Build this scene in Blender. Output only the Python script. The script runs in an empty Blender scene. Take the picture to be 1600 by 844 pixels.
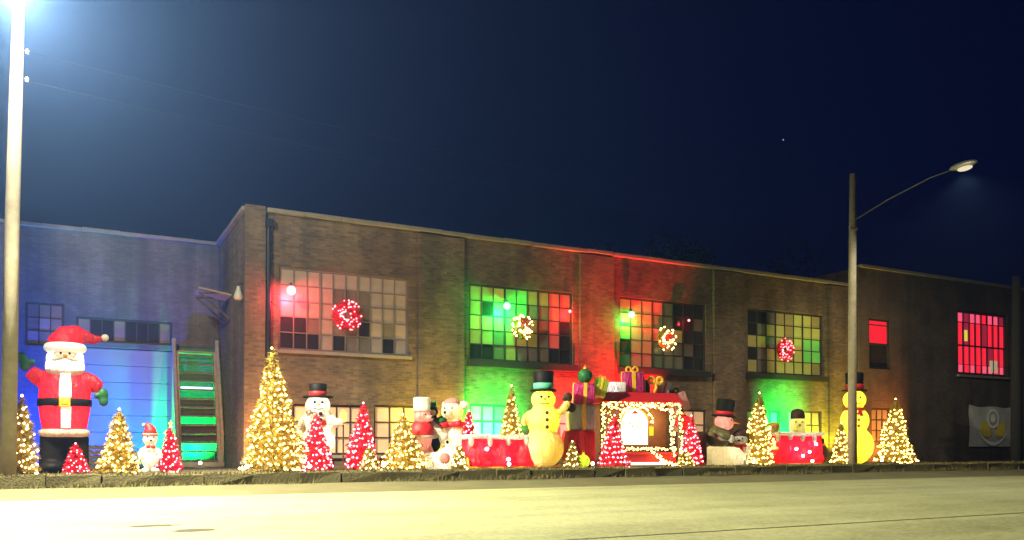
import bpy, math, random
from mathutils import Vector, Matrix

R = math.radians
sc = bpy.context.scene
COL = sc.collection

# ------------------------------------------------------------------ camera
cam_d = bpy.data.cameras.new("camera")
cam = bpy.data.objects.new("camera", cam_d)
COL.objects.link(cam)
cam.location = (0.0, -26.8, 0.65)
cam.rotation_euler = (R(91.0), 0.0, R(-27.8))
cam_d.sensor_width = 36.0
cam_d.lens = 29.7
cam_d.shift_y = 0.1594
cam_d.clip_start = 0.1
cam_d.clip_end = 2000
sc.camera = cam

# ------------------------------------------------------------------ night sky
world = bpy.data.worlds.new("World")
sc.world = world
world.use_nodes = True
wn = world.node_tree.nodes
wl = world.node_tree.links
sky = wn.new("ShaderNodeTexSky")
sky.sky_type = 'NISHITA'
sky.sun_disc = False
sky.sun_elevation = R(-1.0)
sky.sun_rotation = R(200.0)
tint = wn.new("ShaderNodeMix"); tint.data_type = 'RGBA'; tint.blend_type = 'MULTIPLY'; tint.inputs[0].default_value = 1.0
tint.inputs[7].default_value = (0.05, 0.09, 1.0, 1)
wl.new(sky.outputs[0], tint.inputs[6])
wl.new(tint.outputs[2], wn["Background"].inputs[0])
wn["Background"].inputs[1].default_value = 0.05

# ------------------------------------------------------------------ render settings
sc.view_settings.view_transform = 'Standard'
sc.view_settings.look = 'None'
sc.view_settings.exposure = 0.0
sc.view_settings.gamma = 1.0
sc.view_settings.use_curve_mapping = False
sc.render.engine = 'CYCLES'
sc.cycles.use_denoising = True
sc.cycles.use_light_tree = True
sc.cycles.max_bounces = 6
sc.cycles.diffuse_bounces = 3
sc.cycles.glossy_bounces = 2
sc.cycles.transmission_bounces = 3
sc.cycles.volume_bounces = 0
sc.cycles.sample_clamp_indirect = 4.0

# ================================================================== helpers
class MB:
    """collects vertices and faces of one part"""
    def __init__(self):
        self.v = []; self.f = []
    def add(self, vs, fs, M=None):
        o = len(self.v)
        for p in vs:
            p = Vector(p)
            self.v.append(M @ p if M is not None else p)
        for q in fs:
            self.f.append(tuple(o + i for i in q))
        return self
    def box(self, c, s, M=None):
        x, y, z = (a / 2 for a in s)
        vs = [Vector((c[0] + i * x, c[1] + j * y, c[2] + k * z)) for i in (-1, 1) for j in (-1, 1) for k in (-1, 1)]
        fs = [(0, 1, 3, 2), (4, 6, 7, 5), (0, 4, 5, 1), (2, 3, 7, 6), (0, 2, 6, 4), (1, 5, 7, 3)]
        return self.add(vs, fs, M)
    def rbox(self, c, s, rz=0, rx=0, ry=0):
        M = Matrix.Translation(c) @ Matrix.Rotation(rz, 4, 'Z') @ Matrix.Rotation(ry, 4, 'Y') @ Matrix.Rotation(rx, 4, 'X')
        return self.box((0, 0, 0), s, M)
    def tube(self, pts, rad, n=10, cap=True):
        pts = [Vector(p) for p in pts]
        if not isinstance(rad, (list, tuple)):
            rad = [rad] * len(pts)
        vs = []; fs = []
        up = None
        for i, p in enumerate(pts):
            a = pts[max(i - 1, 0)]; b = pts[min(i + 1, len(pts) - 1)]
            d = (b - a).normalized()
            if up is None:
                up = Vector((0, 0, 1)) if abs(d.z) < 0.9 else Vector((0, 1, 0))
            s = d.cross(up).normalized(); t = s.cross(d).normalized(); up = t
            for k in range(n):
                an = 2 * math.pi * k / n
                vs.append(p + (s * math.cos(an) + t * math.sin(an)) * rad[i])
        for i in range(len(pts) - 1):
            for k in range(n):
                fs.append((i * n + k, i * n + (k + 1) % n, (i + 1) * n + (k + 1) % n, (i + 1) * n + k))
        if cap:
            fs.append(tuple(range(n))[::-1]); fs.append(tuple((len(pts) - 1) * n + k for k in range(n)))
        return self.add(vs, fs)
    def cyl(self, p, q, r0, r1=None, n=14):
        return self.tube([p, q], [r0, r0 if r1 is None else r1], n)
    def ball(self, c, r, nu=18, nv=12, M=None):
        if not isinstance(r, (list, tuple)):
            r = (r, r, r)
        vs = [Vector((0, 0, r[2]))]; fs = []
        for j in range(1, nv):
            a = math.pi * j / nv
            for i in range(nu):
                b = 2 * math.pi * i / nu
                vs.append(Vector((r[0] * math.sin(a) * math.cos(b), r[1] * math.sin(a) * math.sin(b), r[2] * math.cos(a))))
        vs.append(Vector((0, 0, -r[2])))
        for i in range(nu):
            fs.append((0, 1 + i, 1 + (i + 1) % nu))
            for j in range(nv - 2):
                a = 1 + j * nu; b = a + nu
                fs.append((a + i, b + i, b + (i + 1) % nu, a + (i + 1) % nu))
            a = 1 + (nv - 2) * nu
            fs.append((a + i, len(vs) - 1, a + (i + 1) % nu))
        T = Matrix.Translation(c)
        return self.add(vs, fs, T @ M if M is not None else T)
    def lathe(self, prof, n=28, sy=1.0, c=(0, 0, 0), a0=0.0, a1=2 * math.pi, caps=False):
        full = abs(a1 - a0 - 2 * math.pi) < 1e-6
        m = n if full else n + 1
        vs = []; fs = []
        for (r, z) in prof:
            for k in range(m):
                a = a0 + (a1 - a0) * k / n
                vs.append((c[0] + r * math.cos(a), c[1] + r * math.sin(a) * sy, c[2] + z))
        for i in range(len(prof) - 1):
            for k in range(n):
                k2 = (k + 1) % m
                fs.append((i * m + k, i * m + k2, (i + 1) * m + k2, (i + 1) * m + k))
        if caps and full:
            fs.append(tuple(range(m))[::-1]); fs.append(tuple((len(prof) - 1) * m + k for k in range(m)))
        return self.add(vs, fs)
    def torus(self, c, RR, r, n=40, m=10, M=None, lump=0.0, rng=None):
        vs = []; fs = []
        for i in range(n):
            a = 2 * math.pi * i / n
            for j in range(m):
                b = 2 * math.pi * j / m
                rr = r * (1 + (rng.uniform(-lump, lump) if rng else 0))
                vs.append(Vector(((RR + rr * math.cos(b)) * math.cos(a), rr * math.sin(b), (RR + rr * math.cos(b)) * math.sin(a))))
        for i in range(n):
            for j in range(m):
                fs.append((i * m + j, i * m + (j + 1) % m, ((i + 1) % n) * m + (j + 1) % m, ((i + 1) % n) * m + j))
        T = Matrix.Translation(c)
        return self.add(vs, fs, T @ M if M is not None else T)
    def octa(self, c, r):
        c = Vector(c)
        vs = [c + Vector(d) * r for d in ((1, 0, 0), (-1, 0, 0), (0, 1, 0), (0, -1, 0), (0, 0, 1), (0, 0, -1))]
        fs = [(0, 2, 4), (2, 1, 4), (1, 3, 4), (3, 0, 4), (2, 0, 5), (1, 2, 5), (3, 1, 5), (0, 3, 5)]
        return self.add(vs, fs)
    def mesh(self, name):
        me = bpy.data.meshes.new(name)
        me.from_pydata([tuple(p) for p in self.v], [], self.f)
        me.update()
        return me
    def build(self, name, mat, parent=None, smooth=False, bevel=0.0, kind=None, fuse=0.0, relax=6):
        me = self.mesh(name)
        if smooth:
            me.polygons.foreach_set("use_smooth", [True] * len(me.polygons))
        me.materials.append(mat)
        o = bpy.data.objects.new(name, me)
        COL.objects.link(o)
        o.parent = parent
        if bevel:
            b = o.modifiers.new("bevel", 'BEVEL'); b.width = bevel; b.segments = 2; b.limit_method = 'ANGLE'
        if fuse:
            r = o.modifiers.new("fuse", 'REMESH'); r.mode = 'VOXEL'; r.voxel_size = fuse; r.use_smooth_shade = True
            s = o.modifiers.new("relax", 'SMOOTH'); s.iterations = relax; s.factor = 0.5
        if kind:
            o["kind"] = kind
        return o


def tag(o, label, cat, group=None):
    o["label"] = label; o["category"] = cat
    if group:
        o["group"] = group
    return o


def thing(name, label, cat, loc=(0, 0, 0), rz=0.0, group=None):
    o = bpy.data.objects.new(name, None)
    o.empty_display_size = 0.2
    COL.objects.link(o)
    o.location = loc; o.rotation_euler = (0, 0, rz)
    return tag(o, label, cat, group)


def structure(o):
    o["kind"] = "structure"
    return o


def facing(X, k=0.75):
    """a thing's turn towards the road and the viewers coming along it"""
    return -math.atan(X / 24.0) * k


def lamp(name, kind, color, power, parent, loc, radius=0.05, aim=None, angle=90, blend=0.6):
    d = bpy.data.lights.new(name, kind)
    d.color = color; d.energy = power
    d.shadow_soft_size = radius
    if kind == 'SPOT':
        d.spot_size = R(angle); d.spot_blend = blend
    o = bpy.data.objects.new(name, d)
    COL.objects.link(o)
    o.parent = parent
    o.location = loc
    if aim is not None:
        o.rotation_euler = Vector(aim).to_track_quat('-Z', 'Y').to_euler()
    return o

# ================================================================== materials
def nodes_of(name):
    m = bpy.data.materials.new(name)
    m.use_nodes = True
    return m, m.node_tree.nodes, m.node_tree.links


def paint(name, col, rough=0.6, var=0.25, scale=6.0, bump=0.0, bscale=40.0, metal=0.0, emit=None, es=0.0, spec=0.4):
    m, n, l = nodes_of(name)
    b = n["Principled BSDF"]
    b.inputs["Roughness"].default_value = rough
    b.inputs["Metallic"].default_value = metal
    b.inputs["Specular IOR Level"].default_value = spec
    tc = n.new("ShaderNodeTexCoord")
    no = n.new("ShaderNodeTexNoise"); no.inputs["Scale"].default_value = scale; no.inputs["Detail"].default_value = 6
    l.new(tc.outputs["Object"], no.inputs["Vector"])
    mix = n.new("ShaderNodeMix"); mix.data_type = 'RGBA'
    mix.inputs[6].default_value = tuple(c * (1 - var) for c in col) + (1,)
    mix.inputs[7].default_value = tuple(min(1, c * (1 + var)) for c in col) + (1,)
    l.new(no.outputs["Fac"], mix.inputs[0])
    l.new(mix.outputs[2], b.inputs["Base Color"])
    if bump:
        n2 = n.new("ShaderNodeTexNoise"); n2.inputs["Scale"].default_value = bscale; n2.inputs["Detail"].default_value = 4
        l.new(tc.outputs["Object"], n2.inputs["Vector"])
        bp = n.new("ShaderNodeBump"); bp.inputs["Strength"].default_value = bump; bp.inputs["Distance"].default_value = 0.03
        l.new(n2.outputs["Fac"], bp.inputs["Height"]); l.new(bp.outputs[0], b.inputs["Normal"])
    if emit:
        b.inputs["Emission Color"].default_value = tuple(emit) + (1,)
        b.inputs["Emission Strength"].default_value = es
    return m


def nylon(name, col, trans=0.55):
    """thin inflatable cloth: passes part of the light of the lamp inside it"""
    m, n, l = nodes_of(name)
    out = n["Material Output"]
    n.remove(n["Principled BSDF"])
    tc = n.new("ShaderNodeTexCoord")
    mp = n.new("ShaderNodeMapping"); mp.inputs["Scale"].default_value = (2.2, 2.2, 0.8)
    l.new(tc.outputs["Object"], mp.inputs[0])
    no = n.new("ShaderNodeTexNoise"); no.inputs["Scale"].default_value = 3.0; no.inputs["Detail"].default_value = 4
    no.inputs["Distortion"].default_value = 0.8
    l.new(mp.outputs[0], no.inputs["Vector"])
    bp = n.new("ShaderNodeBump"); bp.inputs["Strength"].default_value = 0.85; bp.inputs["Distance"].default_value = 0.14
    l.new(no.outputs["Fac"], bp.inputs["Height"])
    sp = n.new("ShaderNodeSeparateXYZ"); l.new(tc.outputs["Object"], sp.inputs[0])
    at = n.new("ShaderNodeMath"); at.operation = 'ARCTAN2'; l.new(sp.outputs[1], at.inputs[0]); l.new(sp.outputs[0], at.inputs[1])
    mu = n.new("ShaderNodeMath"); mu.operation = 'MULTIPLY'; mu.inputs[1].default_value = 9 / (2 * math.pi); l.new(at.outputs[0], mu.inputs[0])
    fc = n.new("ShaderNodeMath"); fc.operation = 'FRACT'; l.new(mu.outputs[0], fc.inputs[0])
    su = n.new("ShaderNodeMath"); su.operation = 'SUBTRACT'; su.inputs[1].default_value = 0.5; l.new(fc.outputs[0], su.inputs[0])
    ab = n.new("ShaderNodeMath"); ab.operation = 'ABSOLUTE'; l.new(su.outputs[0], ab.inputs[0])
    gt = n.new("ShaderNodeMath"); gt.operation = 'LESS_THAN'; gt.inputs[1].default_value = 0.018; l.new(ab.outputs[0], gt.inputs[0])
    seam = n.new("ShaderNodeMix"); seam.data_type = 'RGBA'
    seam.inputs[6].default_value = tuple(col) + (1,); seam.inputs[7].default_value = tuple(c * .72 for c in col) + (1,)
    l.new(gt.outputs[0], seam.inputs[0])
    d = n.new("ShaderNodeBsdfDiffuse"); l.new(seam.outputs[2], d.inputs[0])
    t = n.new("ShaderNodeBsdfTranslucent"); l.new(seam.outputs[2], t.inputs[0])
    g = n.new("ShaderNodeBsdfGlossy"); g.inputs["Roughness"].default_value = 0.45; g.inputs[0].default_value = (1, 1, 1, 1)
    for s in (d, t, g):
        l.new(bp.outputs[0], s.inputs["Normal"])
    mx = n.new("ShaderNodeMixShader"); mx.inputs[0].default_value = trans
    l.new(d.outputs[0], mx.inputs[1]); l.new(t.outputs[0], mx.inputs[2])
    m2 = n.new("ShaderNodeMixShader"); m2.inputs[0].default_value = 0.03
    l.new(mx.outputs[0], m2.inputs[1]); l.new(g.outputs[0], m2.inputs[2])
    l.new(m2.outputs[0], out.inputs[0])
    return m


def glow(name, col, s):
    m, n, l = nodes_of(name)
    out = n["Material Output"]
    n.remove(n["Principled BSDF"])
    e = n.new("ShaderNodeEmission"); e.inputs[0].default_value = tuple(col) + (1,); e.inputs[1].default_value = s
    l.new(e.outputs[0], out.inputs[0])
    return m


def brick_mat(name, c1, c2, mortar, stain=0.5):
    m, n, l = nodes_of(name)
    b = n["Principled BSDF"]
    b.inputs["Roughness"].default_value = 0.85
    geo = n.new("ShaderNodeNewGeometry")
    sep = n.new("ShaderNodeSeparateXYZ"); l.new(geo.outputs["Position"], sep.inputs[0])
    add = n.new("ShaderNodeMath"); l.new(sep.outputs[0], add.inputs[0]); l.new(sep.outputs[1], add.inputs[1])
    com = n.new("ShaderNodeCombineXYZ"); l.new(add.outputs[0], com.inputs[0]); l.new(sep.outputs[2], com.inputs[1])
    br = n.new("ShaderNodeTexBrick")
    br.inputs["Scale"].default_value = 1.0
    br.inputs["Brick Width"].default_value = 0.24; br.inputs["Row Height"].default_value = 0.085
    br.inputs["Mortar Size"].default_value = 0.010; br.inputs["Bias"].default_value = -0.1
    br.inputs["Color1"].default_value = tuple(c1) + (1,); br.inputs["Color2"].default_value = tuple(c2) + (1,)
    br.inputs["Mortar"].default_value = tuple(mortar) + (1,)
    l.new(com.outputs[0], br.inputs["Vector"])
    no = n.new("ShaderNodeTexNoise"); no.inputs["Scale"].default_value = 0.7; no.inputs["Detail"].default_value = 7; no.inputs["Roughness"].default_value = 0.65
    l.new(geo.outputs["Position"], no.inputs["Vector"])
    rmp = n.new("ShaderNodeMapRange"); rmp.inputs[1].default_value = 0.3; rmp.inputs[2].default_value = 0.7
    rmp.inputs[3].default_value = 1.0 - stain; rmp.inputs[4].default_value = 1.0 + stain * 0.4
    l.new(no.outputs["Fac"], rmp.inputs[0])
    mul = n.new("ShaderNodeMix"); mul.data_type = 'RGBA'; mul.blend_type = 'MULTIPLY'; mul.inputs[0].default_value = 1.0
    l.new(br.outputs["Color"], mul.inputs[6]); l.new(rmp.outputs[0], mul.inputs[7])
    mp = n.new("ShaderNodeMapping"); mp.inputs["Scale"].default_value = (1.6, 1.6, 0.10); l.new(geo.outputs["Position"], mp.inputs[0])
    n3 = n.new("ShaderNodeTexNoise"); n3.inputs["Scale"].default_value = 1.0; n3.inputs["Detail"].default_value = 5; l.new(mp.outputs[0], n3.inputs["Vector"])
    r3 = n.new("ShaderNodeMapRange"); r3.inputs[1].default_value = 0.35; r3.inputs[2].default_value = 0.62; r3.inputs[3].default_value = 0.76; r3.inputs[4].default_value = 1.12
    l.new(n3.outputs["Fac"], r3.inputs[0])
    m3 = n.new("ShaderNodeMix"); m3.data_type = 'RGBA'; m3.blend_type = 'MULTIPLY'; m3.inputs[0].default_value = 1.0
    l.new(mul.outputs[2], m3.inputs[6]); l.new(r3.outputs[0], m3.inputs[7])
    l.new(m3.outputs[2], b.inputs["Base Color"])
    bp = n.new("ShaderNodeBump"); bp.inputs["Strength"].default_value = 0.6; bp.inputs["Distance"].default_value = 0.012
    inv = n.new("ShaderNodeMath"); inv.operation = 'SUBTRACT'; inv.inputs[0].default_value = 1.0
    l.new(br.outputs["Fac"], inv.inputs[1]); l.new(inv.outputs[0], bp.inputs["Height"])
    l.new(bp.outputs[0], b.inputs["Normal"])
    return m


def road_mat():
    m, n, l = nodes_of("worn_road_concrete")
    b = n["Principled BSDF"]; b.inputs["Roughness"].default_value = 0.75
    geo = n.new("ShaderNodeNewGeometry")
    mp = n.new("ShaderNodeMapping"); mp.inputs["Scale"].default_value = (0.06, 0.8, 1)
    l.new(geo.outputs["Position"], mp.inputs[0])
    a = n.new("ShaderNodeTexNoise"); a.inputs["Scale"].default_value = 1.0; a.inputs["Detail"].default_value = 5
    l.new(mp.outputs[0], a.inputs["Vector"])
    c = n.new("ShaderNodeTexNoise"); c.inputs["Scale"].default_value = 14.0; c.inputs["Detail"].default_value = 8; c.inputs["Roughness"].default_value = 0.7
    l.new(geo.outputs["Position"], c.inputs["Vector"])
    e = n.new("ShaderNodeTexNoise"); e.inputs["Scale"].default_value = 0.55; e.inputs["Detail"].default_value = 6; e.inputs["Roughness"].default_value = 0.7
    l.new(geo.outputs["Position"], e.inputs["Vector"])
    av = n.new("ShaderNodeMath"); av.operation = 'MULTIPLY_ADD'; av.inputs[1].default_value = 0.6
    l.new(e.outputs["Fac"], av.inputs[0])
    a2 = n.new("ShaderNodeMath"); a2.operation = 'MULTIPLY'; a2.inputs[1].default_value = 0.55
    l.new(a.outputs["Fac"], a2.inputs[0]); l.new(a2.outputs[0], av.inputs[2])
    ad = n.new("ShaderNodeMath"); ad.operation = 'ADD'
    l.new(av.outputs[0], ad.inputs[0]); l.new(c.outputs["Fac"], ad.inputs[1])
    ra = n.new("ShaderNodeValToRGB")
    ra.color_ramp.elements[0].position = 0.40; ra.color_ramp.elements[0].color = (0.17, 0.165, 0.075, 1)
    ra.color_ramp.elements[1].position = 0.66; ra.color_ramp.elements[1].color = (0.43, 0.43, 0.23, 1)
    hf = n.new("ShaderNodeMath"); hf.operation = 'MULTIPLY'; hf.inputs[1].default_value = 0.5
    l.new(ad.outputs[0], hf.inputs[0]); l.new(hf.outputs[0], ra.inputs[0])
    l.new(ra.outputs[0], b.inputs["Base Color"])
    bp = n.new("ShaderNodeBump"); bp.inputs["Strength"].default_value = 0.4; bp.inputs["Distance"].default_value = 0.01
    l.new(c.outputs["Fac"], bp.inputs["Height"]); l.new(bp.outputs[0], b.inputs["Normal"])
    return m


M = {}
M['brick'] = brick_mat("tan_brick", (0.185, 0.120, 0.058), (0.090, 0.058, 0.032), (0.13, 0.11, 0.075))
M['brick_grey'] = brick_mat("painted_grey_brick", (0.13, 0.125, 0.125), (0.10, 0.097, 0.096), (0.10, 0.10, 0.10), 0.35)
M['brick_dark'] = brick_mat("dark_brown_brick", (0.11, 0.075, 0.05), (0.075, 0.052, 0.036), (0.09, 0.08, 0.065))
M['coping'] = paint("weathered_coping", (0.22, 0.20, 0.17), 0.85, 0.3, 3, 0.3)
M['roof'] = paint("roof_felt", (0.03, 0.03, 0.03), 0.9)
M['steel'] = paint("dark_window_steel", (0.035, 0.03, 0.026), 0.6, 0.4, 9)
M['steel_pale'] = paint("pale_window_steel", (0.16, 0.14, 0.12), 0.6, 0.35, 9)
M['pane_pale'] = paint("frosted_pane", (0.25, 0.215, 0.165), 0.35, 0.35, 1.6, spec=0.5)
M['pane_mid'] = paint("dusty_pane", (0.16, 0.135, 0.10), 0.30, 0.4, 1.6, spec=0.5)
M['pane_dark'] = paint("clear_dark_pane", (0.028, 0.025, 0.021), 0.12, 0.3, 3, spec=0.6)
M['pane_warm'] = paint("warm_spill_pane", (0.50, 0.36, 0.24), 0.4, 0.15, 2.5, emit=(1.0, 0.55, 0.26), es=0.30)  # warm light of the trees put into the pane as glow
M['pane_pinkish'] = paint("pinkish_glow_pane", (0.30, 0.24, 0.19), 0.4, 0.4, 1.6, emit=(1.0, 0.62, 0.48), es=0.045)  # pinkish light put into the pane as a faint glow
M['pane_lime'] = paint("lime_spill_pane", (0.30, 0.27, 0.12), 0.4, 0.4, 1.6, emit=(0.75, 0.80, 0.03), es=0.22)  # lime to rose panes: bulb and flood light put into their glow
M['pane_olive'] = paint("olive_spill_pane", (0.24, 0.20, 0.09), 0.4, 0.4, 1.6, emit=(0.80, 0.66, 0.04), es=0.10)
M['pane_green'] = paint("green_spill_pane", (0.20, 0.28, 0.12), 0.4, 0.4, 1.6, emit=(0.06, 0.95, 0.05), es=0.30)
M['pane_rose'] = paint("rose_spill_pane", (0.32, 0.14, 0.11), 0.4, 0.4, 1.6, emit=(1.0, 0.02, 0.03), es=0.34)
M['pane_red'] = glow("red_lit_pane", (1.0, 0.02, 0.04), 1.0)
M['slat_red'] = paint("red_lit_blind", (0.6, 0.1, 0.1), 0.6, 0.3, 4, emit=(1.0, 0.012, 0.045), es=1.0)
M['slat_pink'] = paint("pink_lit_blind", (0.6, 0.2, 0.25), 0.6, 0.3, 4, emit=(1.0, 0.08, 0.18), es=1.0)
M['slat_dim'] = paint("dim_red_blind", (0.3, 0.1, 0.1), 0.6, 0.3, 4, emit=(0.8, 0.02, 0.10), es=0.35)
M['paper'] = paint("cream_paper", (0.6, 0.55, 0.42), 0.7, 0.1, 4, emit=(0.9, 0.75, 0.45), es=0.35)
M['paper_yellow'] = paint("yellow_paper", (0.7, 0.6, 0.1), 0.7, 0.1, 4, emit=(1.0, 0.8, 0.1), es=0.7)
M['ledge'] = paint("shade_dark_ledge", (0.018, 0.016, 0.014), 0.9, 0.3, 5)  # near-black colour holds the shading at the ledge
M['iron'] = paint("dark_iron", (0.03, 0.03, 0.032), 0.5, 0.3, 8, metal=0.6)
M['wood_pale'] = paint("pale_weathered_wood", (0.30, 0.27, 0.20), 0.8, 0.35, 7, 0.3)
M['wood_grey'] = paint("grey_weathered_wood", (0.14, 0.125, 0.10), 0.85, 0.4, 6, 0.3)
M['wood_dark'] = paint("dark_weathered_wood", (0.07, 0.06, 0.05), 0.85, 0.4, 6, 0.3)
M['pole_wood'] = paint("utility_pole_wood", (0.30, 0.25, 0.17), 0.85, 0.35, 5, 0.4, 25)
M['pole_tar'] = paint("tarred_pole_wood", (0.012, 0.010, 0.010), 0.9, 0.4, 5, 0.4, 25)
M['alu'] = paint("aluminium_lamp_casing", (0.45, 0.44, 0.42), 0.4, 0.15, 5, metal=0.5)
M['arm_dark'] = paint("dull_lamp_arm", (0.10, 0.10, 0.10), 0.6, 0.2, 5)
M['cable'] = paint("cable_sheath", (0.006, 0.006, 0.006), 0.9, 0.1)
M['porcelain'] = paint("white_porcelain", (0.7, 0.7, 0.7), 0.3, 0.05)
M['door_white'] = paint("pale_door_board", (0.17, 0.175, 0.18), 0.55, 0.18, 1.6, 0.15)
M['dirt'] = paint("trodden_dirt_and_grass", (0.085, 0.065, 0.035), 0.95, 0.5, 1.3, 1.0, 18)
M['kerb'] = paint("mossy_kerb_stone", (0.095, 0.080, 0.032), 0.9, 0.45, 3, 0.8, 22)
M['gutter'] = paint("gutter_concrete", (0.13, 0.115, 0.055), 0.9, 0.4, 1.2, 0.7, 24)
M['terrain'] = paint("dark_field", (0.03, 0.03, 0.025), 0.95, 0.4, 0.4)
M['road'] = road_mat()
M['tar'] = paint("tar_seam", (0.03, 0.028, 0.02), 0.6, 0.3)
M['patch'] = paint("brown_road_patch", (0.05, 0.035, 0.012), 0.8, 0.3)
M['needle'] = paint("gold_glow_needles", (0.27, 0.175, 0.02), 0.45, 0.5, 14)  # gold colour stands in for the bloom between the bulbs
M['needle_red'] = paint("red_tinsel", (0.60, 0.008, 0.03), 0.4, 0.4, 14)
M['wire'] = paint("green_tree_wire", (0.03, 0.035, 0.02), 0.5)
M['bulb_warm'] = glow("warm_fairy_bulb", (1.0, 0.74, 0.26), 18.0)
M['bulb_gold'] = glow("gold_fairy_bulb", (1.0, 0.68, 0.14), 18.0)
M['bulb_pink'] = glow("pinkish_fairy_bulb", (1.0, 0.22, 0.25), 13.0)
M['bulb_red'] = glow("red_fairy_bulb", (1.0, 0.12, 0.14), 12.0)
M['leaf_dark'] = paint("dark_leaves", (0.03, 0.045, 0.02), 0.8, 0.5, 2)
M['bark'] = paint("bark", (0.06, 0.05, 0.04), 0.9, 0.4, 6, 0.5)
# inflatable cloths
M['n_white'] = nylon("white_nylon", (0.80, 0.78, 0.72))
M['n_cream'] = nylon("yellow_light_nylon", (0.85, 0.75, 0.30))  # yellow cast of the warm light mixed into the cloth colour
M['n_red'] = nylon("red_nylon", (0.72, 0.015, 0.035), 0.6)
M['n_pink'] = nylon("pink_nylon", (0.75, 0.36, 0.34))
M['n_black'] = paint("black_nylon", (0.007, 0.006, 0.006), 0.6, 0.2, 5, 0.3, 5, spec=0.15)
M['n_brown'] = paint("brown_nylon", (0.05, 0.02, 0.014), 0.6, 0.3, 5, 0.3, 5, spec=0.2)
M['n_green'] = paint("dark_green_nylon", (0.012, 0.10, 0.03), 0.5, 0.3, 5, 0.3, 6)
M['n_olive'] = paint("olive_nylon", (0.11, 0.10, 0.04), 0.5, 0.3, 5, 0.3, 6)
M['n_gold'] = paint("gold_nylon", (0.75, 0.42, 0.03), 0.4, 0.2, 5)
M['n_skin'] = nylon("skin_nylon", (0.80, 0.55, 0.36))
M['n_orange'] = paint("orange_nylon", (0.80, 0.22, 0.03), 0.5, 0.1)
M['n_teal'] = paint("teal_nylon", (0.10, 0.45, 0.30), 0.5, 0.1)
M['n_redflat'] = paint("red_cloth", (0.55, 0.012, 0.02), 0.55, 0.2, 5, 0.3, 8)
M['n_purple'] = nylon("magenta_nylon", (0.70, 0.03, 0.30))
M['silver'] = nylon("silver_nylon", (0.50, 0.52, 0.60), 0.4)
M['n_lime'] = nylon("lime_nylon", (0.55, 0.75, 0.05))

# ================================================================== setting
def sheet(name, x0, x1, y0, y1, z0, z1, mat, nx=1, ny=1, rough=0.0, seed=1):
    rng = random.Random(seed)
    mb = MB(); vs = []; fs = []
    for j in range(ny + 1):
        for i in range(nx + 1):
            t = j / ny
            edge = j in (0, ny)
            vs.append((x0 + (x1 - x0) * i / nx, y0 + (y1 - y0) * t, z0 + (z1 - z0) * t + (0 if edge else rng.uniform(-rough, rough))))
    for j in range(ny):
        for i in range(nx):
            a = j * (nx + 1) + i
            fs.append((a, a + 1, a + nx + 2, a + nx + 1))
    mb.add(vs, fs)
    return structure(mb.build(name, mat, smooth=rough > 0))

sheet('ground', -140, 160, -140, 160, -0.46, -0.46, M['terrain'])
sheet('road', -140, 160, -44, -7.4, -0.40, -0.40, M['road'])
sheet('gutter', -140, 160, -7.4, -5.16, -0.40, -0.23, M['gutter'], 300, 4, 0.015, 3)
sheet('yard', -140, 160, -5.2, 40, 0.0, 0.0, M['dirt'], 1, 1)
sheet('road_seam', -140, 160, -18.58, -18.53, -0.396, -0.396, M['tar'])
rng = random.Random(8)
for (px, py, sx, sy) in ((1.45, -15.35, 0.36, 0.10), (1.05, -14.45, 0.34, 0.09)):
    mb = MB()
    vs = [(px + math.cos(a * 0.349) * sx * rng.uniform(0.6, 1.1), py + math.sin(a * 0.349) * sy * rng.uniform(0.6, 1.1) * 2, -0.396) for a in range(18)]
    mb.add(vs, [tuple(range(18))])
    structure(mb.build('road_patch', M['patch']))

# kerb of separate stones along the yard's edge
kerb = bpy.data.objects.new('kerb', None); COL.objects.link(kerb); structure(kerb)
rng = random.Random(4)
kmeshes = []
for q in range(5):
    mb = MB(); mb.box((0, 0, 0), (1.07 + 0.01 * q, 0.30, 0.30))
    for v in mb.v:
        v.x += rng.uniform(-.02, .02); v.y += rng.uniform(-.045, .045); v.z += rng.uniform(-.05, .02)
    me = mb.mesh('kerb_stone'); me.materials.append(M['kerb']); kmeshes.append(me)
x = -6.0
for i in range(52):
    o = bpy.data.objects.new('kerb_stone', kmeshes[i % 5]); COL.objects.link(o); o.parent = kerb
    o.location = (x + 0.55, -5.2 + rng.uniform(-.02, .02), -0.12 + rng.uniform(-.012, .012)); o.rotation_euler = (0, 0, rng.uniform(-.012, .012))
    x += 1.12
far = MB(); far.box((85, -5.2, -0.12), (64, 0.28, 0.30)); far.box((-40, -5.2, -0.12), (67, 0.28, 0.30))
far.build('kerb_run', M['kerb'], kerb)

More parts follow.
